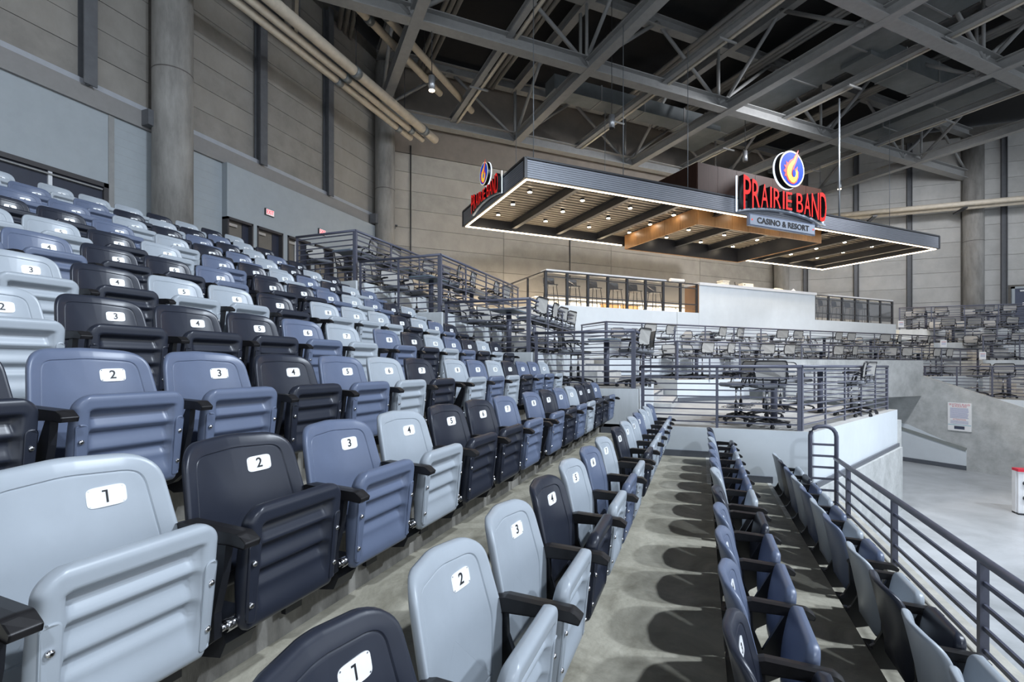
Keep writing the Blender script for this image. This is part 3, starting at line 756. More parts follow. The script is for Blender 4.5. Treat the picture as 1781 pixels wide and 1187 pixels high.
PS = (-3.5, 3.55, 9.7, 16.4, 22.9, 29.4)
QS = (2.0, 9.1, 15.0, 21.2)
for i, q in enumerate(QS):
    truss('main_truss', '%s grey steel truss running parallel to the bar, counted from the rink' % ORD1[i], *{2: ((-2.9, q), (34.7, q)), 3: ((3.4, q), (28.5, q))}.get(i, ((-6, q), (36, q))), HR+.02, 2.4, 3.3, .40, .42, 'main roof trusses')
for i, p in enumerate(PS):
    truss('cross_truss', '%s grey steel roof truss running away over the bar, counted from the left' % ORD1[i], (p, -2), (p, {0: 14.3, 5: 20.2}.get(i, 21.35)), HR-.02, 2.4, 2.95, .34, .38, 'cross roof trusses')
for i, (a, b) in enumerate(zip(PS, PS[1:])):
    for j, fr in enumerate((.5,)):
        p = a+(b-a)*fr
        t = gthing('roof_joist', '%s slender steel joist between the cross trusses, counted from the left' % ORD1[i], 'beam', (p, 9, HR+.2), D45, 'slender roof joists')
        part('beam', MB().ibeam((p, -2, HR+.28), (p, 21.3, HR+.28), .20, .22, .025), M_steel, t)
        part('beam', MB().bar((p+.24, -2, HR+.2), (p+.24, 21.3, HR+.2), .10, .08), M_pipe, t)
        for q in (3, 6, 9, 12, 15, 18): part('cross_tie', MB().bar((p-.3, q, HR+.05), (p+.45, q, HR+.05), .05, .06), M_steel, t)
    for j, fr in enumerate((.25, .75)):
        p = a+(b-a)*fr
        t = gthing('roof_deck_rib', '%s bundle of three roof ribs under the black deck, counted from the left' % ORD1[2*i+j], 'roof rib', (p, 9, HR+2.2), D45, 'roof ribs')
        for k in range(3): part('rib', MB().tube([(p+k*.22, -2, HR+2.2), (p+k*.22, 21.3, HR+2.2)], .09, 8), M_steel, t)
# ducts
def duct(label, p0, p1, w, h, joints):
    t = gthing('air_duct', label, 'duct', tuple((Vector(p0)+Vector(p1))/2), D45, 'roof air ducts')
    b = part('duct_body', MB().bar(p0, p1, w, h), M_duct, t)
    P0, P1 = Vector(p0), Vector(p1)
    for i in range(1, joints): 
        a = P0.lerp(P1, i/joints); d = (P1-P0).normalized()*.03; part('flange', MB().bar(a-d, a+d, w+.06, h+.06), M_steel, t)
    return t
duct('long wide galvanised duct above the right half of the canopy', (19.2, 0, HR+1.3), (19.2, 20.5, HR+1.3), 1.5, .7, 9)
duct('galvanised duct running above the far right of the canopy', (26.2, 4, HR+1.1), (26.2, 20.5, HR+1.1), 1.2, .8, 8)
duct('short galvanised cross duct near the back wall above the bar', (9.9, 18.2, HR+1.0), (19.0, 18.2, HR+1.0), .8, .6, 4)
duct('galvanised cross duct at upper right of the roof', (19.4, 11.8, HR+1.2), (26, 11.8, HR+1.2), 1.1, .8, 3)
duct('galvanised duct crossing the roof nearest the rink', (9, 5.6, HR+1.5), (30, 5.6, HR+1.5), 1.2, .7, 6)
# pipes along the left wall
def pipe_run(label, X, z, y0, y1, specs):
    t = gthing('pipe_run', label, 'pipe', (X, (y0+y1)/2, z))
    for dx, dz, r, ye in specs:
        part('pipe', MB().tube([(X+dx, y0, z+dz), (X+dx, ye, z+dz)], r, 14), M_pipe, t)
        for y in (8.2, 13.2, ye-.9):
            if y < ye: part('pipe_collar', MB().tube([(X+dx, y-.12, z+dz), (X+dx, y+.12, z+dz)], r+.025, 14), M_duct, t)
    for y in (6.0, 8.2, 10.8, 13.2, 16):
        part('hanger', MB().cyl((X, y, z), (X, y, CZ+12.9), .012, 5), M_black, t)
    return t
pipe_run('three cream pipes slung along the left wall below the roof', -10.35, CZ+9.42, 2, 18.3, [(0,0,.16,18.3), (-.37,-.1,.11,17.9), (-.68,-.16,.11,17.5)])
pipe_run('two cream pipes high under the roof left of the canopy', -9.5, CZ+11.0, 2, 19.5, [(.25,0,.13,19.5), (-.35,0,.13,17.8)])
t = gthing('pipe_run', 'three cream pipes running along the far right wall', 'pipe', (15, YW-1.2, CZ+8.7))
for dz, dy, r in ((0,0,.17),(.05,-.42,.13),(.10,.36,.13)):
    part('pipe', MB().tube([(5.4, YW-1.55+dy, CZ+8.6+dz), (30, YW-1.55+dy, CZ+8.6+dz)], r, 12), M_pipe, t)
for x in (9.0, 13, 16.8): part('pipe_collar', MB().box(x-.1, x+.1, YW-2.15, YW-1.0, CZ+8.35, CZ+8.42), M_black, t)
mb = MB(); mb.ibeam((WX+.5, 6, HR+.1), (WX+.5, 17.5, HR+.1), .3, .4, .03)
tb = gthing('eaves_beam', 'dark steel beam along the top of the left wall', 'beam', (WX+.5, 12, HR)); part('beam', mb, M_steel2, tb)

# ---------------------------------------------------------------- canopy over the bar (diagonal frame)
P0, P1, Q0, Q1 = 5.99, 26.25, 12.42, 17.70
HCN = CZ+5.2; HF = .56
M_clad = mat('ribbed_metal_cladding', (.215,.23,.265), .45, .25, noise=.06, scale=3)
M_trim = mat('black_canopy_trim', (.02,.022,.028), .4, noise=.1)
M_deck = mat('corrugated_soffit', (.20,.175,.14), .45, .2, noise=.08, scale=3)
M_wood = mat('warm_wood_panel', (.30,.155,.062), .42, noise=.22, scale=5, stretch=(3,3,.35))
M_wood2 = mat('dark_wood_panel', (.036,.015,.010), .6, spec=.25, noise=.25, scale=6, stretch=(3,3,.35))
M_led = mat('warm_led_strip', (1,.8,.55), .5, emit=(1,.80,.55), estr=7, noise=.01)
M_spot = mat('warm_downlight_lens', (1,.85,.65), .5, emit=(1,.86,.66), estr=40, noise=.01)
can = gthing('bar_canopy', 'long ribbed metal canopy with a glowing lower edge hung over the bar', 'canopy', (16, 15, HCN), D45)
nb = 8
def fascia(a, b, nrm):
    for i in range(nb):
        z0 = HCN+.03+i*(HF-.07)/nb; z1 = z0+(HF-.07)/nb-.010
        A = Vector((*a, (z0+z1)/2)); B = Vector((*b, (z0+z1)/2))
        part('cladding_board', MB().bar(A, B, .05, z1-z0), M_clad, can)
    A = Vector((*a, HCN+HF/2)); B = Vector((*b, HCN+HF/2)); N = Vector((*nrm, 0))
    part('fascia_backing', MB().bar(A-N*.03, B-N*.03, .04, HF-.02), M_trim, can)
    part('edge_trim', MB().bar((*a, HCN+HF), (*b, HCN+HF), .09, .055), M_trim, can)
    part('edge_trim', MB().bar((*a, HCN+.012), (*b, HCN+.012), .07, .03), M_trim, can)
for a, b, nrm in (((P0,Q0),(P1,Q0),(0,-1)), ((P0,Q0),(P0,Q1),(-1,0)), ((P0,Q1),(P1,Q1),(0,1)), ((P1,Q0),(P1,Q1),(1,0))): fascia(a, b, nrm)
for p, q in ((P0,Q0),(P1,Q0),(P0,Q1),(P1,Q1)): part('corner_trim', MB().bar((p,q,HCN),(p,q,HCN+HF),.09,.09), M_trim, can)
BP0, BP1, BQ0, BQ1 = 18.5/R2, 27.8/R2, 18.8/R2, 24.6/R2
for a, b in (((P0+.07,Q0+.07),(P1-.07,Q0+.07)), ((P0+.07,Q0+.07),(P0+.07,Q1-.07)), ((P0+.07,Q1-.07),(BP0,Q1-.07)), ((BP1,Q1-.07),(P1-.07,Q1-.07)), ((P1-.07,Q0+.07),(P1-.07,Q1-.07))):
    part('led_strip', MB().bar((*a,HCN+.0), (*b,HCN+.0), .05, .035), M_led, can)
# corrugated soffit
def corr(pa, pb):
    mb = MB(); q = Q0+.1; pr = []
    while q < Q1-.1:
        pr += [(q, .0), (q+.10, .0), (q+.13, .06), (q+.20, .06)]; q += .23
    b = len(mb.v); n = len(pr)
    for p in (pa, pb): mb.v += [(p, qq, HCN+.40+z) for qq, z in pr]
    for i in range(n-1): mb.face(b+i, b+n+i, b+n+i+1, b+i+1)
    return mb
part('soffit_deck', corr(P0+.05, P1-.05), M_deck, can)
part('roof_sheet', MB().box(P0, P1, Q0, Q1, HCN+.49, HCN+.53), M_trim, can)
# wood box through the canopy: lower skirt and dark upper part
def clad(pa, pb, qa, qb, z0, z1, wdt, m, nm):
    n = max(1, round((pb-pa)/wdt)); st = (pb-pa)/n
    for i in range(n):
        part(nm, MB().box(pa+i*st+.006, pa+(i+1)*st-.006, qa-.02, qa+.03, z0, z1), m, can)
        part(nm, MB().box(pa+i*st+.006, pa+(i+1)*st-.006, qb-.03, qb+.02, z0, z1), m, can)
    n = max(1, round((qb-qa)/wdt)); st = (qb-qa)/n
    for i in range(n):
        part(nm, MB().box(pa-.02, pa+.03, qa+i*st+.006, qa+(i+1)*st-.006, z0, z1), m, can)
        part(nm, MB().box(pb-.03, pb+.02, qa+i*st+.006, qa+(i+1)*st-.006, z0, z1), m, can)
clad(BP0, BP1, BQ0, BQ1, HCN-.22, HCN+.36, .80, M_wood, 'wood_skirt_panel')
clad(BP0, BP1, BQ0, BQ1, HCN+.54, CZ+7.15, .95, M_wood2, 'dark_wood_panel')
part('box_lining', MB().box(BP0+.04, BP0+.06, BQ0+.03, BQ1-.03, HCN-.2, HCN+.5).box(BP1-.06, BP1-.04, BQ0+.03, BQ1-.03, HCN-.2, HCN+.5).box(BP0+.04, BP1-.04, BQ1-.06, BQ1-.04, HCN-.2, HCN+.5).box(BP0+.04, BP1-.04, BQ0+.04, BQ0+.06, HCN-.2, HCN+.5), M_trim, can)
# beams and downlights
bp = [P0+.05+1.95*i for i in range(1, 11)]
for p in bp:
    part('soffit_beam', MB().ibeam((p, Q0+.08, HCN+.26), (p, Q1-.08, HCN+.26), .16, .26, .02), M_trim, can)
cen = [P0+.05+1.95*(i+.5) for i in range(0, 11)]
k = 0
for p in cen:
    if p > P1-.5: continue
    for q in (Q0+.55, Q0+1.8, Q0+3.1, Q0+4.4):
        h = part('downlight', MB().cyl((p, q, HCN+.33), (p, q, HCN+.44), .07, 12), M_trim, can)
        part('lens', MB().cyl((p, q, HCN+.316), (p, q, HCN+.332), .064, 12), M_spot, h)
        k += 1
for p in (7.0, 10.6, 14.7, 18.1, 21.6, 24.8):
    for q in (Q0+1.4, Q0+3.9):
        x, y, z = world_of((p, q, HCN-.30 if BP0 < p < BP1 else HCN+.06), D45)
        bk = q > Q0+2
        lamp('canopy_downlight', 'SPOT', (x, y, z), 1300 if bk else 260, (1.0,.84,.64), .12, (x-(2.2 if bk else 0), y+(2.2 if bk else 0), 0), math.radians(140), .8)
# hanging rods
for i, (p, q) in enumerate([(P0+.4,Q0+.3),(9.5,Q0+.3),(12.2,Q0+.4),(19.9,Q0+.3),(23.2,Q0+.3),(8,Q1-.3),(12,Q1-.4),(22.5,Q1-.3),(25.5,Q1-.4)]):
    part('hanging_rod', MB().cyl((p, q, HCN+.5), (p, q, HR), .012 if i != 3 else .035, 6), mat('hanger_steel', (.22,.24,.26), .4, .5, noise=.05), can)

# signs --------------------------------------------------------------------
def grad_mat(name, z0, z1):
    m = bpy.data.materials.new(name); m.use_nodes = True; nt = m.node_tree; b = nt.nodes['Principled BSDF']
    tc = nt.nodes.new('ShaderNodeTexCoord'); sp = nt.nodes.new('ShaderNodeSeparateXYZ'); mr = nt.nodes.new('ShaderNodeMapRange'); r = nt.nodes.new('ShaderNodeValToRGB')
    nt.links.new(tc.outputs['Generated'], sp.inputs[0]); nt.links.new(sp.outputs['Z'], mr.inputs[0]); nt.links.new(mr.outputs[0], r.inputs[0])
    r.color_ramp.elements[0].color = (.09,.012,.012,1); r.color_ramp.elements[1].position = .45; r.color_ramp.elements[1].color = (.62,.014,.012,1)
    nt.links.new(r.outputs[0], b.inputs['Base Color']); nt.links.new(r.outputs[0], b.inputs['Emission Color']); b.inputs['Emission Strength'].default_value = .55; b.inputs['Roughness'].default_value = .6; b.inputs['Specular IOR Level'].default_value = .2
    return m
M_red = grad_mat('red_letter_face', 0, 1)
M_ret = mat('black_letter_return', (.008,.008,.010), .35, noise=.05)
M_halo = mat('white_letter_halo', (.85,.9,1), .5, emit=(.75,.86,1), estr=.9, noise=.01)
M_race = mat('steel_letter_raceway', (.40,.46,.55), .35, .4, noise=.05)
M_blue = mat('blue_logo_face', (.003,.03,.27), .6, spec=.15, emit=(.005,.06,.55), estr=.45, noise=.01)
M_yel = mat('yellow_flame', (.70,.50,.03), .6, emit=(.95,.70,.05), estr=.45, noise=.01)
M_fred = mat('red_flame_edge', (.6,.03,.015), .6, emit=(.9,.04,.02), estr=.45, noise=.01)
M_rim = mat('cream_logo_rim', (.7,.65,.45), .6, emit=(.95,.88,.6), estr=.4, noise=.01)
def make_sign(label, base, rz, sc, cx):
    """local x = reading direction, local -y faces the viewer, z up; base = centre at canopy bottom level"""
    t = thing('illuminated_sign', label, 'sign', base, rz)
    OFF[t.name] = (0,0,0)
    W = 4.30*sc
    def bot(u): return sc*(.08+.26*(1-(2*u-1)**2))
    def top(u): return sc*(1.26-.30*(1-abs(2*u-1)**1.6))
    txt = 'PRAIRIE BAND'; wd = {'P':1,'R':1.05,'A':1.0,'I':.52,'E':.88,' ':.45,'B':1.0,'N':1.12,'D':1.05}
    tot = sum(wd[c] for c in txt); x = 0
    for c in txt:
        u0 = x/tot; u1 = (x+wd[c])/tot; x += wd[c]
        if c == ' ': continue
        me = text_mesh(c, 1.0, .5, [M_red, M_ret], 'letter', 'LEFT')
        xs_ = [v.co.x for v in me.vertices]; ys_ = [v.co.y for v in me.vertices]
        xa, xb, ya_, yb_ = min(xs_), max(xs_), min(ys_), max(ys_)
        for v in me.vertices:
            f = (v.co.x-xa)/(xb-xa); g = (v.co.y-ya_)/(yb_-ya_); u = u0+(u1-u0)*((.30+.40*f) if c == 'I' else (.06+.86*f))
            v.co = Vector((W*(u-.5), -.06*sc-(v.co.z)*.20*sc-.10*sc, bot(u)+(top(u)-bot(u))*g))
        me.flip_normals() if False else None
        for p in me.polygons: p.material_index = 0
        me.update()
        for p in me.polygons: p.material_index = 0 if p.normal.y < -.7 else 1
        o = link('letter_'+c.lower(), me, t)
    # white halo backing following the arch
    mb = MB(); N = 24; pl = []
    for i in range(N+1): u = i/N; pl.append((W*(u-.5)*1.03, bot(u)-.05*sc))
    for i in range(N, -1, -1): u = i/N; pl.append((W*(u-.5)*1.03, bot(u)+.01*sc))
    mb.plate(pl, 'y', -.16*sc, -.04*sc); part('halo_base', mb, M_race, t)
    part('halo_end', MB().box(-W*.519, -W*.512, -.07*sc, -.03*sc, sc*.05, sc*1.26), M_halo, t)
    part('halo_end', MB().box(W*.512, W*.519, -.07*sc, -.03*sc, sc*.05, sc*1.26), M_halo, t)
    # logo disc
    cxl, cz, r = cx*sc, sc*1.78, .64*sc
    def disc(rr, y0, y1, m, nm):
        part(nm, MB().plate([(cxl+rr*math.cos(a), cz+rr*math.sin(a)) for a in [2*PI*i/48 for i in range(48)]], 'y', y0, y1), m, t)
    disc(r*1.03, -.10*sc, -.06*sc, M_halo, 'disc_halo'); disc(r, -.30*sc, -.12*sc, M_ret, 'disc_can'); disc(r*.995, -.315*sc, -.30*sc, M_rim, 'disc_rim'); disc(r*.91, -.322*sc, -.314*sc, M_blue, 'disc_face')
    # flame: swirling ring at the bottom, tongue up to the right
    fl_o = [(-.10,-.86),(-.36,-.72),(-.52,-.48),(-.66,-.50),(-.58,-.30),(-.74,-.22),(-.58,-.05),(-.70,.12),(-.50,.14),(-.52,.36),(-.36,.28),(-.22,.46),(.06,.60),(.22,.82),(.52,1.18),(.42,.86),(.55,.92),(.40,.62),(.30,.38),(.16,.14),(.10,-.06),(.24,.02),(.44,.20),(.40,-.02),(.52,-.12),(.50,-.42),(.36,-.70),(.12,-.86)]
    fl_i = [(-.08,-.78),(-.30,-.64),(-.44,-.42),(-.46,-.18),(-.42,.02),(-.30,.18),(-.10,.38),(.08,.52),(.22,.74),(.34,.90),(.26,.62),(.16,.36),(-.02,.14),(-.10,-.10),(-.12,-.30),(-.04,-.46),(.08,-.48),(.18,-.38),(.20,-.20),(.34,.02),(.42,-.14),(.42,-.40),(.30,-.64),(.12,-.78)]
    part('flame_edge', MB().plate([(cxl+a*r*.96, cz+b*r*.96) for a, b in fl_o], 'y', -.332*sc, -.322*sc), M_fred, t)
    part('flame', MB().plate([(cxl+a*r*.96, cz+b*r*.96) for a, b in fl_i], 'y', -.342*sc, -.332*sc), M_yel, t)
    part('flame_eye', MB().plate([(cxl+r*.10+r*.13*math.cos(a), cz-r*.24+r*.22*math.sin(a)) for a in [2*PI*i/16 for i in range(16)]], 'y', -.35*sc, -.342*sc), M_blue, t)
    return t
cs, sn = math.cos(D45), math.sin(D45)
def dw_(p, q, z): return world_of((p, q, z), D45)
sg = make_sign('large red illuminated letters with a blue flame disc on the canopy front', dw_(16.08, Q0-.06, HCN), D45, 1.0, .18)
pl = part('name_board', MB().box(-1.75, 1.55, -.20, -.10, -.36, -.03), mat('grey_blue_sign_board', (.25,.29,.36), .45, noise=.04), sg)
part('board_edge', MB().box(-1.79, 1.59, -.18, -.09, -.40, .01), mat('sign_board_edge', (.10,.13,.20), .45, noise=.04), sg)
me = text_mesh('CASINO & RESORT', .27, .006, M_ink, 'board_lettering', bold=.007)
for v in me.vertices: v.co = Vector((v.co.x*1.16-.10, -.205-v.co.z, v.co.y*1.02-.195))
link('board_lettering', me, sg)
for x in (-1.66, 1.46): part('board_dot', MB().plate([(x+.03*math.cos(a), -.195+.03*math.sin(a)) for a in [2*PI*i/10 for i in range(10)]], 'y', -.207, -.2), M_fred, sg)
make_sign('smaller red illuminated letters with a flame disc on the canopy left end', dw_(P0-.06, 15.1, HCN), D45-PI/2, .56, .15)

# pendants
for i, (u, v, d) in enumerate([(751,145,15.5), (1064,212,17), (1296,272,22), (1460,322,27)]):
    rr = (u-890.5)/FPX*d; X = rr*math.cos(TH)-d*math.sin(TH); Y = rr*math.sin(TH)+d*math.cos(TH); z = CZ+(638-v)*d/FPX
    t = gthing('pendant_light', '%s silver cylinder pendant lamp under the roof from the left' % ORD1[i], 'lamp', (X, Y, z), 0, 'cylinder pendant lamps')
    part('shade', MB().cyl((X,Y,z-.22),(X,Y,z+.22),.10,14), mat('silver_shade', (.45,.46,.48), .3, .7, noise=.05), t)
    part('lens', MB().cyl((X,Y,z-.235),(X,Y,z-.22),.09,14), M_led if i in (0,3) else M_trim, t)
    part('cord', MB().cyl((X,Y,z+.22),(X,Y,CZ+13.5),.012,5), M_black, t)

# ---------------------------------------------------------------- bar front
QB = 20/R2
M_glass = mat('smoked_glass', (.06,.055,.05), .05, noise=.01, alpha=.16)
M_glass2 = mat('dark_smoked_glass', (.03,.035,.05), .05, noise=.01, alpha=.45)
M_bpost = mat('black_bar_post', (.018,.019,.024), .4, noise=.1)
SB = [10.7/R2, 19.8/R2, 29.0/R2, 36.9/R2]
bf = gthing('white_bar', 'long white bar front with counter top between the glass rails', 'counter', (24/R2, QB, HBAR), D45)
part('front_panel', MB().box(SB[1], SB[2], QB-.012, QB+.16, HA+.004, CZ+3.04), M_white, bf)
part('counter_top', MB().box(SB[1]-.02, SB[2]+.05, QB-.06, QB+.75, CZ+3.04, CZ+3.14), mat('pale_counter_top', (.62,.64,.68), .35, noise=.04), bf)
part('end_panel', MB().box(SB[1]-.03, SB[1], QB+.0, QB+.7, HBAR, CZ+3.04), M_wood, bf)
part('fascia_joint', MB().box(12.95, 12.96, QB-.004, QB+.01, HA, HBAR), M_joint, bf)
def glass_rail(label, a, b, n, gm, posts_n, shelf, side_left=None):
    t = gthing('glass_railing', label, 'railing', (a, QB, HBAR), D45)
    st = (b-a)/n
    for i in range(n): part('glass_pane', MB().box(a+i*st+.02, a+(i+1)*st-.02, QB+.045, QB+.057, HBAR+.10, CZ+2.98), gm, t)
    for i in range(n+1):
        part('post', MB().box(a+i*st-.042, a+i*st+.042, QB+.02, QB+.09, HBAR, CZ+3.05), M_bpost, t)
    for z in (HBAR+.30, CZ+2.90): part('rail_bar', MB().box(a, b, QB+.02, QB+.05, z-.018, z+.018), M_bpost, t)
    part('top_rail', MB().box(a-.03, b, QB-.0, QB+.07, CZ+3.04, CZ+3.08), M_bpost, t)
    if shelf: part('drink_shelf', MB().box(shelf[0], shelf[1], QB+.0, QB+.40, CZ+3.08, CZ+3.13), MATS['pale_counter_top'], t)
    return t
glass_rail('smoked glass drink rail with pale shelf left of the bar front', SB[0], SB[1]-.05, 8, M_glass, 9, (SB[0], SB[0]+4.9))
glass_rail('dark smoked glass rail with pale shelf right of the bar front', SB[2]+.05, SB[3], 6, M_glass2, 7, (SB[2]+.9, SB[3]))
t = gthing('glass_railing', 'smoked glass side rail at the left end of the bar deck', 'railing', (SB[0], QB+2, HBAR), D45)
for i in range(4):
    part('glass_pane', MB().box(SB[0]-.01, SB[0]+.005, QB+.1+i*1.3, QB+1.3+i*1.3, HBAR+.1, CZ+2.98), M_glass, t)
    part('post', MB().box(SB[0]-.03, SB[0]+.03, QB+1.33+i*1.3, QB+1.38+i*1.3, HBAR, CZ+3.05), M_bpost, t)
part('top_rail', MB().box(SB[0]-.04, SB[0]+.03, QB, QB+5.3, CZ+3.04, CZ+3.08), M_bpost, t)
# bar stools
def make_barstool():
    t = thing('bar_stool', '', 'stool')
    lo = rect_loop(.21, .20, .08, 4)
    link('seat', MB().prism(lo, .73, .76).mesh('seat', M_black), t)
    bl = rect_loop(.20, .13, .05, 4)
    mb = MB(); n = len(bl)
    for dy in (0, .02): mb.v += [(x, .20+dy+(z+.13)*.18-.10*(abs(x)/.2)**2*.5, .92+z) for x, z in bl]
    mb.face(*range(n)); mb.face(*[2*n-1-i for i in range(n)])
    for i in range(n): mb.face(i, n+i, n+(i+1) % n, (i+1) % n)
    link('backrest', mb.mesh('backrest', M_black), t)
    for a, b in ((-1,-1),(1,-1),(1,1),(-1,1)):
        link('leg', MB().tube([(a*.15,b*.14,.74),(a*.22,b*.21,0)], .013, 6).mesh('leg', M_black), t)
    link('foot_rail', MB().tube([(-.195,-.185,.26),(.195,-.185,.26),(.195,.185,.26),(-.195,.185,.26)], .010, 5, closed=True).mesh('foot_rail', M_black), t)
    link('back_stay', MB().tube([(-.12,.17,.74),(-.12,.21,.86)], .012, 5).tube([(.12,.17,.74),(.12,.21,.86)], .012, 5).mesh('back_stay', M_black), t)
    return t
bs0 = None
def bar_stool(p, q, rz, label):
    global bs0
    if bs0 is None: bs0 = make_barstool(); o = bs0
    else: o = copy_tree(bs0)
    o.location = dw_(p, q, HBAR); o.rotation_euler = (0,0,rz); tag(o, label, 'stool', 'bar stools behind the glass')
for i in range(6): bar_stool(SB[0]+.55+i*.88, QB+.72, D45+random.uniform(-.2,.2), '%s black bar stool from the left behind the left glass rail' % ORD1[i])
for i in range(5): bar_stool(SB[2]+.8+i*.95, QB+.75, D45+random.uniform(-.2,.2), '%s black bar stool from the left behind the right glass rail' % ORD1[i])
# back counter along the wall behind the bar
t = gthing('back_bar', 'low white service counter standing along the wall behind the bar', 'counter', (16, 18.4, HBAR), D45)
part('cabinet', MB().box(9.2, 24, 18.2, 18.9, HBAR, HBAR+.80), mat('cream_cabinet', (.60,.57,.50), .5, noise=.05), t)
part('worktop', MB().box(9.15, 24.05, 18.1, 18.95, HBAR+.80, HBAR+.86), MATS['pale_counter_top'], t)
for i in range(14): part('cabinet_door', MB().box(9.25+i*1.05, 10.2+i*1.05, 18.16, 18.2, HBAR+.08, HBAR+.74), M_wood if i in (3,4) else MATS['cream_cabinet'], t)
# things on the counter
ZT = CZ+3.14
def small(name, label, cat, p, q, build, mats):
    mb = MB(); build(mb, p, q); t = gthing(name, label, cat, (p, q, ZT), D45); part('body', mb, mats, t); return t
t = small('napkin_caddy', 'cream wire napkin caddy on the bar counter', 'caddy', 15.65, QB+.4, lambda m, p, q: m.box(p-.17,p+.17,q-.14,q+.14,ZT,ZT+.20), mat('cream_plastic', (.72,.67,.57), .5, noise=.15, scale=30))
part('rim', MB().box(15.46,15.84,QB+.24,QB+.56,ZT+.20,ZT+.225), MATS['cream_plastic'], t)
for k_ in range(6): part('wire', MB().box(15.50+k_*.06,15.512+k_*.06,QB+.255,QB+.262,ZT,ZT+.2), mat('wire_grey', (.35,.33,.3), .4, .5, noise=.05), t)
t = small('card_terminal', 'black card terminal beside the cream box on the bar', 'terminal', 16.35, QB+.35, lambda m, p, q: m.box(p-.18,p+.10,q-.1,q+.1,ZT,ZT+.03), M_black)
part('screen', MB().bar((16.30,QB+.32,ZT+.03),(16.36,QB+.40,ZT+.20),.17,.03,up=(0,1,0)), M_black, t)
t = small('cream_box', 'cream cardboard box on the bar counter right of the terminal', 'box', 16.85, QB+.4, lambda m, p, q: m.box(p-.30,p+.28,q-.16,q+.16,ZT,ZT+.19), MATS['cream_plastic'])
part('hand_hole', MB().box(16.60,16.68,QB+.236,QB+.241,ZT+.11,ZT+.14), M_ink, t)
t = small('drink_cup_stack', 'stack of patterned paper cups lying on the bar counter', 'cups', 18.9, QB+.35, lambda m, p, q: m.cyl((p-.38,q,ZT+.07),(p+.12,q+.05,ZT+.07),.07,12,.06), mat('printed_cups', (.65,.6,.5), .5, noise=.5, scale=14))
part('cup_base', MB().cyl((19.02,QB+.4,ZT+.07),(19.10,QB+.41,ZT+.07),.07,12), M_black, t)
t = small('folded_menu', 'white folded menus leaning at the right of the bar counter', 'menu', 19.55, QB+.35, lambda m, p, q: m.prism([(p-.28,q-.1),(p+.25,q-.1),(p+.25,q+.12),(p-.28,q+.12)],ZT,ZT+.02), M_plate)
part('fold', MB().plate([(19.32,ZT+.02),(19.56,ZT+.16),(19.78,ZT+.02)], 'y', QB+.28, QB+.30), M_plate, t)
t = small('paper_roll', 'white paper roll lying on the drink shelf end', 'roll', 13.2, QB+.25, lambda m, p, q: m.cyl((p-.35,q,ZT-.02+.07),(p+.30,q,ZT+.05),.065,14), M_plate)
part('roll_end', MB().cyl((13.50,QB+.25,ZT+.05),(13.52,QB+.25,ZT+.05),.07,14), M_black, t)

# ---------------------------------------------------------------- signs, camera, boards
M_exit = mat('exit_sign_face', (.75,.75,.74), .5, emit=(.8,.75,.75), estr=.25, noise=.02)
M_exitr = mat('exit_red', (.8,.02,.04), .5, emit=(.9,.02,.05), estr=1.2, noise=.02)
for u, lab in ((471, 'red exit sign above the second door on the left wall'), (562, 'red exit sign beside the corner of the top railing')):
    y = tw(u, WX+.30); z = CZ+(638-(370 if u == 471 else 404))*(-(WX+.3)*math.sin(TH)+y*math.cos(TH))/FPX
    t = gthing('exit_sign', lab, 'sign', (WX+.26, y, z))
    part('housing', MB().box(WX+.22, WX+.27, y-.17, y+.17, z-.105, z+.105), M_dframe, t)
    part('face', MB().box(WX+.27, WX+.278, y-.145, y+.155, z-.09, z+.09), M_exit, t)
    me = text_mesh('EXIT', .17, .002, M_exitr, 'lettering')
    for v in me.vertices: v.co = Vector((.022+v.co.z, v.co.x*.78, v.co.y*1.05))
    link('lettering', me, t)
# security cameras on the beige wall
for p, z, lab in ((4.15, CZ+5.95, 'small black dome camera on the beige wall left of the canopy'), (22.6, CZ+4.35, 'small black camera on the beige wall under the canopy right end')):
    t = gthing('security_camera', lab, 'camera', (p, QW-.05, z), D45)
    part('bracket', MB().box(p-.16, p+.16, QW-.2, QW-.02, z+.06, z+.11), M_black, t)
    part('body', MB().tube([(p,QW-.14,z+.08),(p,QW-.14,z-.04),(p,QW-.14,z-.10)], [.08,.085,.04], 12), M_black, t)
# rules board on the tunnel wall
def on_right(u, v, s=26.97):
    r = (u-890.5)/FPX; w = s/(r*(math.cos(TH)+math.sin(TH))+(math.cos(TH)-math.sin(TH)))
    x = w*(r*math.cos(TH)-math.sin(TH)); y = w*(r*math.sin(TH)+math.cos(TH)); return y-x, CZ+(638-v)*w/FPX
ca_, za = on_right(1649, 700); cb_, zb = on_right(1690, 752)
q0, q1 = ca_/R2, cb_/R2; pz = 26.97/R2
t = gthing('rules_board', 'white notice board of rules on the concrete tunnel wall', 'notice', (pz, (q0+q1)/2, zb), D45)
part('board', MB().box(pz-.02, pz+.015, q1, q0, zb, za), mat('notice_white', (.85,.85,.85)), t)
H_ = za-zb; mid = (q0+q1)/2; Wd = q0-q1
M_tblue = mat('notice_blue_print', (.25,.27,.50), .6, noise=.05); M_tred = mat('notice_red_print', (.62,.16,.2), .6, noise=.05)
def board_text(txt, z, size, m):
    me = text_mesh(txt, size, .001, m, 'lettering')
    wds = [v.co.x for v in me.vertices]; f = min(1, Wd*.9/max(1e-3, max(wds)-min(wds)))
    for v in me.vertices: v.co = Vector((-.022-v.co.z, -v.co.x*f, v.co.y+z-zb))
    link('lettering', me, t)
board_text('SKATING RULES', za-H_*.07, .085, M_tred); board_text('& POLICIES', za-H_*.135, .075, M_tred)
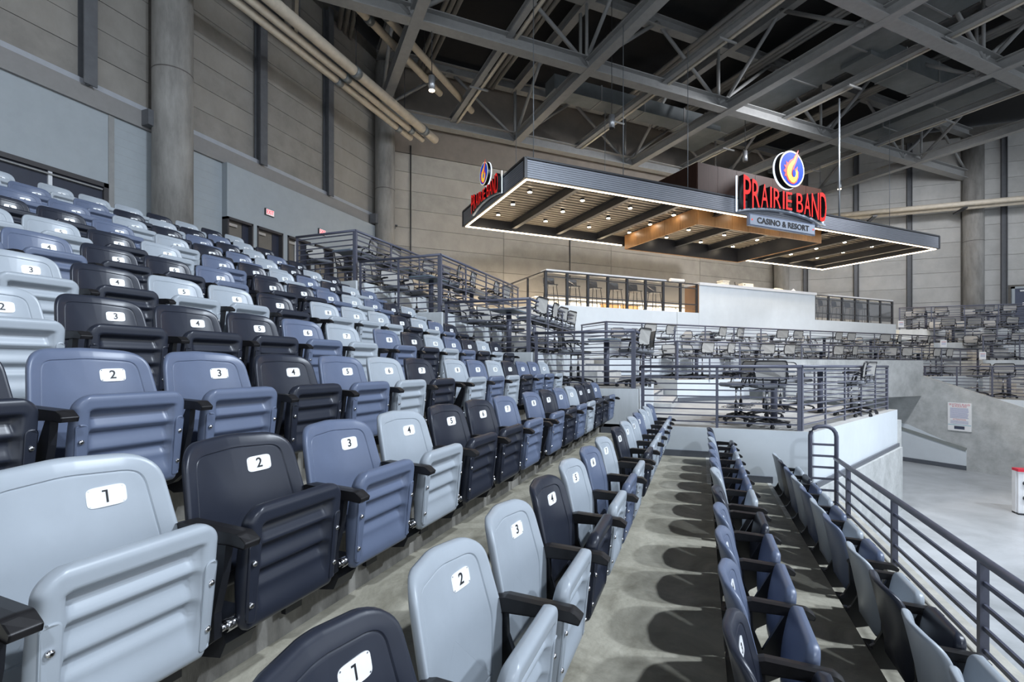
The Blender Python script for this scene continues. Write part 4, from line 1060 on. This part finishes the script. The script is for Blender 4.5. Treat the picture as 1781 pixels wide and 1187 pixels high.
for i in range(11):
    part('text_line', MB().box(pz-.0225, pz-.02, mid-Wd*(.40-.06*random.random()), mid+Wd*.40, za-H_*(.20+.034*i)-.006, za-H_*(.20+.034*i)+.006), M_tblue, t)
board_text('ATTENTION', za-H_*.60, .06, M_tred)
for i in range(3): part('text_line', MB().box(pz-.0225, pz-.02, mid-Wd*.38, mid+Wd*.38, za-H_*(.655+.04*i)-.006, za-H_*(.655+.04*i)+.006), M_tblue, t)
part('teal_stripe', MB().box(pz-.0225, pz-.02, q1+.005, q0-.005, za-H_*.79-.008, za-H_*.79+.008), mat('notice_teal', (.2,.45,.55), .5, noise=.02), t)
part('dark_block', MB().box(pz-.0225, pz-.02, mid-Wd*.22, mid+Wd*.22, za-H_*.94, za-H_*.83), mat('notice_dark', (.05,.06,.10), .5, noise=.02), t)
# small white notices on far right railings
for u, v, d, lab in ((1567,564,22.5,'white notice on a railing right of the dark bar glass'), (1641,598,20.5,'white notice on the far right railings, middle one'), (1709,619,19.5,'white notice on the far right railings, lowest one')):
    rr = (u-890.5)/FPX*d; X = rr*math.cos(TH)-d*math.sin(TH); Y = rr*math.sin(TH)+d*math.cos(TH); z = CZ+(638-v)*d/FPX
    t = gthing('railing_notice', lab, 'notice', (X, Y, z)); t.rotation_euler = (0,0,TH); OFF[t.name] = (0,0,0)
    part('card', MB().box(-.13,.13,-.008,.008,-.15,.15), mat('notice_white', (.85,.85,.85)), t)
    for i in range(3): part('text_line', MB().box(-.09,.09,-.011,-.008,.06-.05*i,.08-.05*i), M_tred if i == 0 else M_tblue, t)
# hockey boards at the right edge
t = gthing('rink_board', 'white rink board with red cap at the right edge', 'rink board', (6.6, 14.1, 0))
part('panel', MB().box(6.40, 8.0, 14.0, 14.06, .03, .93), mat('white_board_plastic', (.80,.81,.83), .3, noise=.04), t)
part('red_cap', MB().box(6.38, 8.0, 13.96, 14.20, .93, .985), mat('red_cap_plastic', (.65,.02,.05), .35, noise=.04), t)
part('frame_end', MB().box(6.38, 6.45, 14.06, 14.20, .0, .93), mat('white_board_plastic', (.8,.81,.83)), t)
for z in (.36, .68): part('latch', MB().cyl((6.52,14.0,z),(6.52,13.93,z),.05,12), M_black, t)
part('foot', MB().box(6.38, 8.0, 13.95, 14.2, 0, .03), M_black, t)
